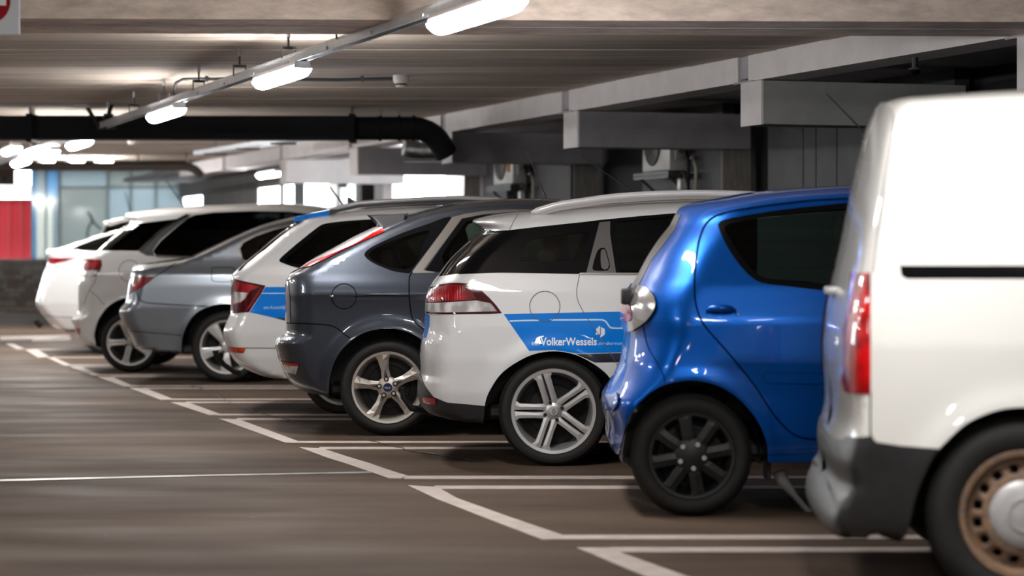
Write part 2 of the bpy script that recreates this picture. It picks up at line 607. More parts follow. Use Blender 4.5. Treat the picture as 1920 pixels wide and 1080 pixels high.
ext = [6.1] + EY + [36.2, 40.0]
for i in range(len(ext) - 1):
    ya, yb = ext[i], ext[i + 1]
    ebox('beam_segment', M_WHITEC, eb, on(E_C, ya + .06), on(E_C, yb - .12), .30, 2.435, CEIL + .01)
    if i and ya < 40:
        ebox('beam_joint', M_DARKC, eb, on(E_C, ya - .12), on(E_C, ya + .06), .30, 2.46, CEIL + .01, .02)
        ebox('bearing_pad', M_DARKC, eb, on(E_C, ya - .20), on(E_C, ya + .12), .30, 2.424, 2.44, -.01)
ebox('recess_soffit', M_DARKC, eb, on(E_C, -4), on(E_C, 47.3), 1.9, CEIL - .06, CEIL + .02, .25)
for k, ya in enumerate(EY):
    o = on(E_C, ya - .37)
    cb = empty('cross_beam', o)
    props(cb, kind='structure')
    L = (W_C - E_C) / (V.x - ROW * V.y) * 1.02
    f0, f1 = o, o + U * .37
    poly = [f0, f0 + V * L, f1 + V * L, f1]
    MB().prism([((v - o).x, (v - o).y) for v in poly], 2.118, 2.425).obj('beam_side', (M_GREYC if ya < 18 else M_DARKC) if ya < 30 else M_WHITEC, cb)
    MB().prism([(-.012, 0), (.004, 0), ((f1 - f0).x + .004, (f1 - f0).y), ((f1 - f0).x - .012, (f1 - f0).y)], 2.114, 2.428).obj('beam_end', M_WHITEC, cb)['label'] = 'white painted end face'

# --- right wall: black wall with grey panels, posts, and daylight openings far down the row
wr = empty('wall_right', on(W_C, 0))
props(wr, kind='structure')
ebox('wall_face', M_DARKWALL, wr, on(W_C + .18, -13), on(W_C + .18, 29.6), .3, 0, CEIL + .1)


def Yw(px, c=W_C):
    return c / ((px - 960) / FPX - ROW)


for a, b in ((1440, 1505), (1507, 1529), (1531, 1568), (1570, 1640), (1643, 1790), (1205, 1355), (1000, 1070), (905, 950)):
    ebox('wall_panel', M_PANEL, wr, on(W_C, Yw(b)), on(W_C, Yw(a)), .12, 0, CEIL, .0)
for px in (1387, 1103, 893):
    yy = Yw(px, W_C - .05)
    o = on(W_C - .05, yy)
    po = MB().prism([(-.15, 0), (.10, .03), (.10, .25), (-.15, .22)], 0, 2.13).obj('concrete_post', M_COL, None, False, o)
    props(po, kind='structure')
ebox('parapet', M_WALLG, wr, on(W_C, 30.2), on(W_C, 49.3), .05, 0, .95)
ebox('lintel', M_WHITEC, wr, on(W_C, 30.2), on(W_C, 37.5), .05, 2.40, CEIL + .1)
ebox('lintel', M_WALLG, wr, on(W_C, 37.5), on(W_C, 49.3), .05, 2.29, CEIL + .4)
for a, b, m in ((905, 836, M_WALLG), (733, 718, M_WHITEC), (718, 702, M_PANEL), (632, 616, M_WALLG), (568, 551, M_PANEL), (530, 524, M_DARKC), (482, 379, M_WALLG)):
    ebox('pier', m, wr, on(W_C, Yw(a)), on(W_C, Yw(b)), .03, .95, 2.41)
ebox('pane', glass('pale_blue_glass', (.62, .72, .78)), wr, on(W_C + .01, Yw(702)), on(W_C + .01, Yw(632)), .012, .95, 2.40)['label'] = 'pale blue window pane'

# --- far wall: low stone wall under a glazed front
fw = empty('wall_far', (-12, 49, 0))
props(fw, kind='structure')


def fpx(px, py, Y=49.0):
    p = P(px, py, Y)
    return p.x + 12, p.z


def fbox(name, m, px0, px1, py0, py1, y0, y1, parent=None):
    x0, z1 = fpx(px0, py0); x1, z0 = fpx(px1, py1)
    return MB().box(x0, x1, y0, y1, z0, z1).obj(name, m, parent or fw)


M_MORTAR = mat('grey_mortar', (.16, .15, .145), .9, noise=.3, scale=20)
BR = [mat('stone_brick_grey', (.46, .43, .41), .85, noise=.4, scale=30, bump=.4), mat('stone_brick_brown', (.40, .33, .29), .85, noise=.4, scale=30, bump=.4), mat('stone_brick_pale', (.58, .55, .53), .85, noise=.35, scale=30, bump=.4)]
MB().box(-5, 5.0, .03, .35, 0, 1.0).obj('wall_core', M_MORTAR, fw)
MB().box(-5, 5.0, -.06, .38, 1.0, 1.05).obj('wall_coping', mat('stone_coping', (.42, .41, .41), .8, noise=.2, scale=8), fw)
rb = random.Random(5)
bm_mesh = {}
for r in range(11):
    x = .5 - (.11 if r % 2 else 0)
    while x < 3.1:
        w = rb.choice((.16, .20, .24))
        k = rb.randrange(3)
        key = (w, k)
        if key not in bm_mesh:
            t = MB().box(.006, w - .006, -.0, .05, .006, .083).obj('brick', BR[k], fw)
            bm_mesh[key] = t
        else:
            t = bm_mesh[key].copy(); COL.objects.link(t)
        t.location = (x, rb.uniform(-.012, .006), .02 + r * .089)
        x += w
MB().box(3.1, 5.0, .0, .05, 0, 1.0).obj('wall_face', BR[0], fw)
MB().box(-5, .45, .0, .05, 0, 1.0).obj('wall_face', BR[0], fw)
MB().box(-5, 5.0, -.40, -.06, 0, .07).obj('kerb', M_LINE, fw)
# glazing: frosted panes lit from the daylight behind them
m, nt, bb, out = new_mat('frosted_blue_glass')
nt.nodes.remove(bb)
tl = nt.nodes.new('ShaderNodeBsdfTranslucent'); tl.inputs[0].default_value = (.27, .295, .31, 1)
gl = nt.nodes.new('ShaderNodeBsdfGlossy'); gl.inputs['Roughness'].default_value = .08
mx = nt.nodes.new('ShaderNodeMixShader'); mx.inputs[0].default_value = .10
nt.links.new(tl.outputs[0], mx.inputs[1]); nt.links.new(gl.outputs[0], mx.inputs[2]); nt.links.new(mx.outputs[0], out.inputs[0])
M_FROST = m


def frosted(name, col):
    m2 = M_FROST.copy(); m2.name = name
    m2.node_tree.nodes['Translucent BSDF'].inputs[0].default_value = (*col, 1)
    return m2


M_FROST_G = frosted('frosted_grey_glass', (.24, .25, .245))
M_FROST_B = frosted('frosted_bright_glass', (.18, .29, .39))
M_FROST_W = frosted('frosted_white_glass', (.43, .43, .41))
gz = empty('window_1', (-12, 49.1, 0)); props(gz, kind='structure')


def gbox(name, m, px0, px1, py0, py1, y0=-.01, y1=.01):
    return fbox(name, m, px0, px1, py0, py1, y0, y1, gz)


for a, b, t, bt, mm in ((112, 200, 352, 492, M_FROST_G), (202, 243, 352, 492, M_FROST), (245, 290, 352, 492, M_FROST), (292, 340, 352, 492, M_FROST), (112, 200, 318, 350, M_FROST), (202, 340, 318, 350, M_FROST_G),
                        (59, 66, 318, 492, M_FROST_B), (66, 84, 318, 372, M_FROST), (66, 84, 372, 492, M_FROST_W), (86, 108, 318, 372, M_FROST_B), (86, 98, 372, 492, M_FROST_W), (98, 108, 372, 492, M_FROST)):
    gbox('pane', mm, a, b, t, bt)
M_ALU = mat('pale_blue_aluminium', (.55, .65, .72), .4, .3)
for a, b in ((57, 59), (84, 86), (108, 112), (200, 202), (243, 245), (290, 292), (340, 344)):
    gbox('mullion', M_ALU, a, b, 315, 492, -.05, .05)
gbox('transom', M_ALU, 112, 340, 350, 352, -.04, .04)
fbox('wall_head', M_WALLG, -330, 420, 293, 319, -.05, .25)
fbox('wall_pier', M_WALLG, -330, -60, 319, 492, 0, .25)
# daylight exit with a red shutter beyond
dr = empty('door_1', (-12, 49.1, 0)); props(dr, kind='structure')
M_RAL = mat('red_shutter', (.40, .012, .02), .5)
for k in range(9):
    x0, z1 = fpx(-60 + k * 11.5, 371); x1, z0 = fpx(-60 + (k + 1) * 11.5 - .8, 488)
    MB().box(x0, x1, .9 + .02 * (k % 2), 1.0, z0, z1).obj('shutter_slat', M_RAL, dr)
for a, b, t, bt in ((-66, 57, 345, 368), (45, 57, 362, 492), (-66, -60, 362, 492)):
    fbox('door_surround', mat('white_door_surround', (.85, .85, .82), .6), a, b, t, bt, .82, 1.02, dr)
MB().box(-3, 5.2, 1.2, 1.22, 0, CEIL).box(-3, -2.9, .3, 1.2, 0, CEIL).obj('wall_lobby', M_WHITEC, fw) if False else None

# --- walls out of the picture that close the hall
for nm, bx in (('wall_left', (-17.2, -17, -13, 50)), ('wall_back', (-17, 14, -13.2, -13))):
    props(MB().box(bx[0], bx[1], bx[2], bx[3], 0, CEIL + .45).obj(nm, M_WALLG), kind='structure')

# ================================================================== lamps, rails, ducts
def lamp(c, z, label, rz=ROW_ANG, length=1.27, group='fluorescent lamps under the ceiling'):
    e = empty('fluorescent_lamp', (c[0], c[1], z), rz, label, 'lamp', group)
    h = length / 2
    MB().prism([(-.045, .0), (.045, .0), (.052, -.02), (.052, -.042), (-.052, -.042), (-.052, -.02)][::-1], -h, h, 'y').obj('lamp_housing', M_LAMPBODY, e)
    # rounded diffuser with closed sloping ends
    prof = []
    for t in np.linspace(0, math.pi, 9):
        prof.append((.062 * math.cos(t), -.042 - .060 * math.sin(t)**.8))
    vs, fs = [], []
    st = [(-h, .62), (-h + .05, .97), (-h + .1, 1), (h - .1, 1), (h - .05, .97), (h, .62)]
    for yy, s2 in st:
        vs += [(a * (.9 + .1 * s2), yy, -.042 + (b + .042) * s2) for a, b in prof]
    n = len(prof)
    for i in range(len(st) - 1):
        for k in range(n - 1):
            q = i * n + k
            fs.append((q, q + n, q + n + 1, q + 1))
    fs.append(tuple(range(n))); fs.append(tuple(range((len(st) - 1) * n, len(st) * n))[::-1])
    mesh_obj('diffuser', vs, [f[::-1] for f in fs], M_TUBE, e, True)
    for yy in (-h * .62, h * .62):
        MB().box(-.06, .06, yy - .012, yy + .012, -.055, -.030).obj('clip', M_GALV, e)
    return e


def rail(name, ya, yb, c, zt, label, hangers, cat='cable rail'):
    p0 = on(c, ya)
    e = empty(name, p0, ROW_ANG, label, cat)
    L = (on(c, yb) - p0).length
    MB().box(-.035, .035, 0, L, zt - .012, zt).box(-.035, -.026, 0, L, zt - .045, zt - .012).box(.026, .035, 0, L, zt - .045, zt - .012).box(-.038, -.034, 0, L, zt - .002, zt + .012).box(.034, .038, 0, L, zt - .002, zt + .012).obj('channel', M_GALV, e)
    k = (on(c, 1) - on(c, 0)).length
    for yh in hangers:
        s = (yh - ya) * k
        h = MB().tube([(0, s, zt + .07), (0, s, CEIL + .02)], .007, 6).obj('hanger_rod', M_DARKSTEEL, e)
        MB().box(-.045, .045, s - .02, s + .02, zt + .058, zt + .076).box(-.045, -.040, s - .012, s + .012, zt, zt + .06).box(.040, .045, s - .012, s + .012, zt, zt + .06).obj('hanger_bracket', M_DARKSTEEL, h)
        MB().tube([(0, s, CEIL - .05), (0, s, CEIL + .01)], .013, 8).obj('anchor_sleeve', M_GALV, h)
    s = 1.2
    while s < L:
        MB().tube([(-.037, s, zt - .03), (-.044, s, zt - .03)], .010, 8).obj('bolt', M_GALV, e)
        s += 1.05
    return e


ZR = 2.435
rail('lamp_rail', -2.0, 23.1, RAIL_C, ZR, 'long galvanised rail that carries the lamps over the parked cars', [4, 8, 11.55, 13.9, 15.3, 16.8, 18.3, 19.8, 21.3, 22.8])
rail('lamp_rail', 23.9, 33.8, RAIL_C, ZR - .02, 'galvanised lamp rail beyond the black duct, at the left', [24.0, 26.2, 28.5, 31])
LZ = ZR - .0465
for yy, lb in ((-1.0, 'fluorescent lamp on the rail behind the viewpoint'), (3.1, 'fluorescent lamp on the rail above the camera side of the row'), (7.25, 'fluorescent lamp on the rail over the white panel van'), (11.42, 'nearest fluorescent lamp in view, large and bright at the top'), (15.52, 'second lit lamp on the rail, left of the smoke detector'),
               (19.72, 'third lit lamp on the rail, just above the black duct'), (24.75, 'lit lamp under the black duct at the left'), (27.3, 'nearer of two overlapping lamps at the far left'), (29.9, 'farther of two overlapping lamps at the far left')):
    lamp(on(RAIL_C, yy), LZ if yy < 23.5 else LZ - .02, lb)
for px, py, Y, lb in ((21, 284, 29.0, 'small lit lamp at the left edge under the duct'), (85, 298, 36.6, 'left lamp of the far row above the glazed front'), (140, 298, 36.6, 'middle lamp of the far row above the glazed front'), (193, 298, 36.6, 'right lamp of the far row above the glazed front'),
                      (504, 329, 36.0, 'far oval lamp above the bright windows')):
    p = P(px, py, Y)
    lamp((p.x, p.y), min(p.z + .07, CEIL - .02), lb)
for yy, wd in ((-4, 'hindmost'), (2, 'second'), (8, 'third'), (15, 'fourth'), (22, 'fifth'), (30, 'sixth'), (35.5, 'farthest')):  # unseen lamps added over the lane to brighten the car sides
    lamp(on(-0.9, yy), CEIL - .04, wd + ' unseen fluorescent lamp added over the driving lane', group='unseen lamps added over the lane')

for xx, yy, wd in ((-12.5, 28, 'nearest'), (-12.5, 32.5, 'middle'), (-12.5, 37, 'last')):  # unseen lamps added to brighten the low stone wall
    lamp((xx, yy), CEIL - .04, wd + ' unseen fluorescent lamp added at the left by the glazed front', 0, group='unseen lamps added by the glazed front')

lamp((-1.2, 30.3), 2.45, 'hidden fluorescent lamp added between the dark and the white cross beam', group='hidden lamps added between the cross beams')  # hidden lamp added to brighten the white cross beam

# bracket where the rail stops at the duct
p = on(RAIL_C, 23.14)
e = empty('rail_bracket', p, ROW_ANG, 'black angled bracket holding the end of the lamp rail by the duct', 'bracket')
MB().tube([(-.16, .1, CEIL + .01), (-.03, 0, ZR - .03)], .018, 6).tube([(.10, .1, CEIL + .01), (.02, 0, ZR - .02)], .022, 6).box(-.05, .12, -.02, .02, ZR - .05, ZR - .02).obj('arm', M_PLASTIC, e)
MB().box(-.26, -.12, .06, .14, CEIL - .03, CEIL + .01).obj('foot_plate', M_GALV, e)

# smoke detector, its conduit
pd = Vector((-.89, 19.4, CEIL))
e = empty('smoke_detector', pd, 0, 'white round smoke detector on the ceiling', 'smoke detector')
M_DET = mat('white_detector_plastic', (.70, .66, .62), .5)
MB().lathe([(.0, .012), (.066, .012), (.068, -.02), (.060, -.045), (.050, -.060), (.0, -.060)], 28, 'z').obj('base', M_DET, e, 40)
MB().lathe([(.0, -.068), (.036, -.068), (.046, -.074), (.040, -.088), (.0, -.092)], 28, 'z').obj('sensor_head', M_DET, e, 40)
MB().lathe([(.0, -.058), (.044, -.058), (.044, -.070), (.0, -.070)], 28, 'z').obj('vent_slot', M_GAP, e)
e = empty('conduit', (-2.4, 19.4, CEIL), 0, 'thin grey conduit from the lamp rail to the smoke detector', 'conduit')
MB().tube([(-.32, .1, -.19), (-.32, .08, -.11), (-.30, .04, -.05), (-.24, .0, -.025), (-.1, 0, -.022), (.6, 0, -.024), (1.0, 0, -.03), (1.46, 0, -.02)], .014, 8).obj('pipe', M_DARKSTEEL, e, 60)
for x in (-.05, .45, 1.2):
    MB().box(x - .012, x + .012, -.02, .02, -.045, .002).obj('clamp', M_DARKSTEEL, e)
# far detectors
for px, py, Y in ((343, 262, 28.5), (247, 277, 30.2)):
    q = P(px, py, Y)
    e = empty('smoke_detector', (q.x, q.y, CEIL), 0, 'small far smoke detector under the ceiling, ' + ('right one, near the metal tray' if px > 300 else 'left one'), 'smoke detector')
    MB().lathe([(.0, .01), (.06, .01), (.06, -.03), (.04, -.07), (.0, -.075)], 18, 'z').obj('base', M_DET, e, 40)

# black duct across the hall with its elbow and foil hose
YD = 23.5
z0, z1 = P(0, 262, YD).z, P(0, 218, YD).z
e = empty('air_duct', (-6, YD, 0), 0, 'long black air duct crossing the hall below the ceiling', 'air duct')
xe = P(662, 240, YD).x + 6
MB().box(-11, xe, -.1, .25, z0, z1).obj('duct_body', M_DUCT, e)
for px in (60, 662):
    x = P(px, 240, YD).x + 6
    MB().box(x - .035, x + .02, -.13, .28, z0 - .025, z1 + .02).obj('flange', M_DUCT, e)
    MB().box(x - .02, x - .01, -.05, .2, z1, CEIL).obj('strap', M_DARKSTEEL, e)
R = (z1 - z0) / 2
zc = (z0 + z1) / 2
pts = [(P(662, 240, YD).x + 6, .08, zc), (P(775, 240, YD).x + 6, .08, zc)]
bx = P(775, 240, YD).x + 6
for t in np.linspace(.15, 1, 7):
    a = t * math.radians(58)
    pts.append((bx + .30 * math.sin(a), .08 + .1 * t, zc - .30 * (1 - math.cos(a))))
pts.append((pts[-1][0] + .06, pts[-1][1] + .05, pts[-1][2] - .10))
MB().tube(pts, R, 24).obj('round_duct', M_DUCT, e, 40)
for px in (712, 748, 775):
    x = P(px, 240, YD).x + 6
    MB().tube([(x - .012, .08, zc), (x + .012, .08, zc)], R + .012, 24).obj('pipe_band', M_DUCT, e, 40)
for px in (714, 748):
    x = P(px, 240, YD).x + 6
    MB().tube([(x, .08, z1), (x, .08, CEIL)], .006, 6).obj('hanger_rod', M_DARKSTEEL, e)
# corrugated foil hose below the elbow
hp, hr = [], []
A, B = P(757, 277, YD + .5), P(830, 283, YD + .55)
for i in range(31):
    t = i / 30
    hp.append((A.x + (B.x - A.x) * t + 6, .5 + .1 * t, A.z + (B.z - A.z) * t - .012 * math.sin(t * math.pi)))
    hr.append(.080 + (.008 if i % 2 else 0))
MB().tube(hp, hr, 20).obj('foil_hose', M_FOIL, e, 30)['label'] = 'crinkled silver foil hose'
MB().box(P(757, 300, YD + .5).x + 6, P(828, 300, YD + .5).x + 6, .42, .7, P(0, 303, YD + .5).z, P(0, 297, YD + .5).z).obj('support_plate', M_DARKSTEEL, e)

# second, brown duct further back
Y2 = 34.7
za, zb = P(0, 320, Y2).z, P(0, 304, Y2).z
e = empty('air_duct', (-6, Y2, 0), 0, 'thin brown air duct above the glazed front, elbow at its right end', 'air duct')
xq = P(345, 312, Y2).x + 6
pts = [(-11, 0, (za + zb) / 2), (xq, 0, (za + zb) / 2)]
for t in np.linspace(.2, 1, 6):
    a = t * math.radians(60)
    pts.append((xq + .28 * math.sin(a), .05 * t, (za + zb) / 2 - .28 * (1 - math.cos(a))))
MB().tube(pts, (zb - za) / 2, 16).obj('duct_body', mat('brown_duct', (.075, .055, .045), .5), e, 40)
for px in (55, 127, 260, 350):
    x = P(px, 312, Y2).x + 6
    MB().box(x - .01, x + .01, -.02, .02, zb - .02, CEIL).obj('hanger_rod', M_DARKSTEEL, e)

# bright cable tray at the right of the lane, far back
ya, yb = 26.2, 30.2
A, B = P(562, 263, 26.2), P(380, 291, 30.2)
e = empty('cable_tray', A, 0, 'shiny silver cable tray running back above the parked cars', 'cable tray')
d = B - A
n = Vector((d.y, -d.x, 0)).normalized() * .12
tr = MB()
tr.add([-n, n, n + d, -n + d, -n + Vector((0, 0, .05)), n + Vector((0, 0, .05)), n + d + Vector((0, 0, .05)), -n + d + Vector((0, 0, .05))], [(0, 3, 2, 1), (0, 1, 5, 4), (1, 2, 6, 5), (2, 3, 7, 6), (3, 0, 4, 7)])
tr.obj('tray', M_GALV, e)
for t in (.15, .5, .85):
    q = d * t
    MB().tube([(q.x, q.y, q.z + .02), (q.x, q.y, CEIL - A.z + .01)], .008, 6).obj('hanger_rod', M_DARKSTEEL, e)
    MB().box(q.x - .14, q.x + .14, q.y - .02, q.y + .02, q.z - .02, q.z).obj('bracket', M_DARKSTEEL, e)

# --- outdoor air-conditioning units on the right wall
M_AC = mat('air_conditioner_casing', (.56, .55, .54), .35, .25, noise=.12, scale=10)


def ac_unit(ynear, label, orange):
    o = on(W_C - .22, ynear)
    e = empty('air_conditioner', (o.x, o.y, 1.968), ROW_ANG, label, 'air conditioner')
    MB().rbox(0, .22, 0, .72, 0, .52, .02).obj('casing', M_AC, e, 40)
    ringz = .26
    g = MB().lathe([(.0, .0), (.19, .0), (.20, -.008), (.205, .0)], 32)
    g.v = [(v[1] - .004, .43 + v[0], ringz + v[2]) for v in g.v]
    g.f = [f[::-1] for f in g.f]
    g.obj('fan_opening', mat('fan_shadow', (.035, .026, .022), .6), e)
    for k in range(7):
        r = .03 + k * .025
        t = MB()
        pts = [(-.012, .43 + r * math.cos(a), ringz + r * math.sin(a)) for a in np.linspace(0, 2 * math.pi, 25)]
        t.tube(pts, .003, 4, False).obj('fan_guard_ring', M_AC, e)
    for k in range(4):
        a = k * math.pi / 2 + .4
        MB().prism([(.02, -.02), (.17, -.06), (.18, .03), (.03, .02)], -.002, .0, 'x').obj('fan_blade', M_DARKMETAL, e).matrix_basis = Matrix.Translation((-.006, .43, ringz)) @ Matrix.Rotation(a, 4, 'X')
    MB().rbox(.05, .14, -.03, .0, .10, .24, .008).obj('valve_cover', M_AC, e, 40)
    MB().box(-.02, .02, .08, .16, .14, .30).obj('sticker', mat('orange_sticker', (.55, .22, .05), .5), e) if orange else None
    s = empty('wall_shelf', (o.x, o.y, 1.93), ROW_ANG, 'grey steel wall shelf under the ' + ('orange-marked air conditioner' if orange else 'nearer air conditioner'), 'shelf')
    MB().box(-.06, .30, -.12, .80, -.012, .008).box(-.06, -.05, -.12, .80, -.03, .03).obj('shelf_plate', M_DARKSTEEL, s)
    for yy in (-.05, .7):
        MB().tube([(-.03, yy, -.01), (.30, yy, -.30)], .014, 6).obj('bracket', M_DARKSTEEL, s)
    # pipes to the right of the unit
    q = empty('refrigerant_pipes', (o.x, o.y, 1.93), ROW_ANG, 'insulated pipes and valves below the ' + ('orange-marked air conditioner' if orange else 'nearer air conditioner'), 'pipes')
    for k, (dx, m, r, zt, zb) in enumerate(((.10, M_PLASTIC, .022, .22, -.35), (.16, mat('white_pipe_wrap', (.50, .47, .42), .6), .016, .14, -.22), (.05, M_DARKSTEEL, .014, .0, -.40))):
        MB().tube([(dx, -.04, zt), (dx, -.14 - .05 * k, zt + .02), (dx, -.22 - .05 * k, zt - .10), (dx - .01, -.22 - .05 * k, zb), (dx + .03, -.2 - .05 * k, zb - .06)], r, 8).obj('pipe', m, q, 60)
    MB().rbox(.02, .10, -.22, -.14, -.16, -.04, .01).rbox(.12, .17, -.24, -.18, -.24, -.14, .01).obj('valve', M_AC, q, 40)


ac_unit(22.6, 'grey air conditioner with a round fan on the dark wall, nearer one', False)
ac_unit(27.2, 'air conditioner with an orange mark on the dark wall, farther one', True)

# small dome lamp under the recess soffit at the right
q = P(1716, 131, 15.2)
e = empty('dome_camera', (q.x, q.y, q.z), 0, 'small black dome camera with a bright ring above the white van', 'camera')
MB().lathe([(0, -.035), (.02, -.03), (.034, -.012), (.036, .0), (0, .0)], 20, 'z').obj('dome', M_GAP, e, 40)
MB().lathe([(0, .012), (.04, .012), (.042, .0), (.03, -.002)], 20, 'z').obj('ring', M_CHROME, e, 40)
MB().tube([(0, 0, .01), (0, 0, CEIL - .05 - q.z)], .02, 8).obj('stem', M_PLASTIC, e)

# no-entry sign, top left
YS = 11.0
q = P(-22, 3, YS)
e = empty('no_entry_sign', q, 0, 'white hanging plate with a red no-entry disc', 'sign')
x1, zb = P(37, 66, YS).x - q.x, P(0, 66, YS).z - q.z
MB().rbox(-.155, x1, 0, .012, zb, .16, .004, 1).obj('plate', mat('sign_plate', (.50, .52, .56), .4), e)
MB().lathe([(0, -.003), (.100, -.003), (.101, 0)], 40).obj('red_disc', mat('sign_red', (.30, .004, .010), .55, spec=.1), e)
MB().box(-.085, .082, -.006, -.003, -.018, .014).obj('white_bar', mat('sign_white', (.75, .75, .76), .4), e)
for x in (-.12, .1):
    MB().tube([(x, .006, .15), (x, .006, CEIL - q.z)], .004, 6).obj('hanger_rod', M_DARKSTEEL, e)

# sign box and bent cable at the glazed front
q = P(8, 334, 48.6)
e = empty('round_sign', q, 0, 'brown box with a dark round pictogram above the exit at the left', 'sign')
MB().rbox(-.25, .20, 0, .12, -.14, .20, .02).obj('sign_box', mat('brown_sign_box', (.20, .13, .11), .6), e)
MB().lathe([(0, -.004), (.085, -.004), (.09, 0)], 28).obj('disc', mat('sign_disc_grey', (.16, .15, .16), .5), e)
man = MB().box(-.014, .014, -.008, -.004, -.02, .03).box(-.022, -.008, -.008, -.004, -.07, -.02).box(.008, .022, -.008, -.004, -.07, -.02).box(-.03, .03, -.008, -.004, .005, .022)
man.lathe([(0, -.008), (.014, -.008), (.014, -.004)], 12)
man.obj('pictogram', M_GAP, e)
pts = [P(a, b, 49.05) for a, b in ((163, 446), (164, 436), (167, 424), (173, 415), (170, 405), (164, 397), (169, 402), (175, 416), (182, 424), (190, 430))]
e = empty('bent_cable', pts[0], 0, 'dark bent cable hanging in front of the pale glazed front', 'cable')
MB().tube([p - pts[0] for p in pts], .022, 6).obj('loop', M_DARKSTEEL, e, 60)


# ------------------------------------------------------------------ cars: a real solid body from side outline and plan rounding
SFR = [0, .1, .2, .3, .4, .49, .57, .65, .72, .78, .84, .89, .93, .965, 1.0]


def sm(a, b, x):
    t = np.clip((x - a) / (b - a), 0, 1)
    return t * t * (3 - 2 * t)


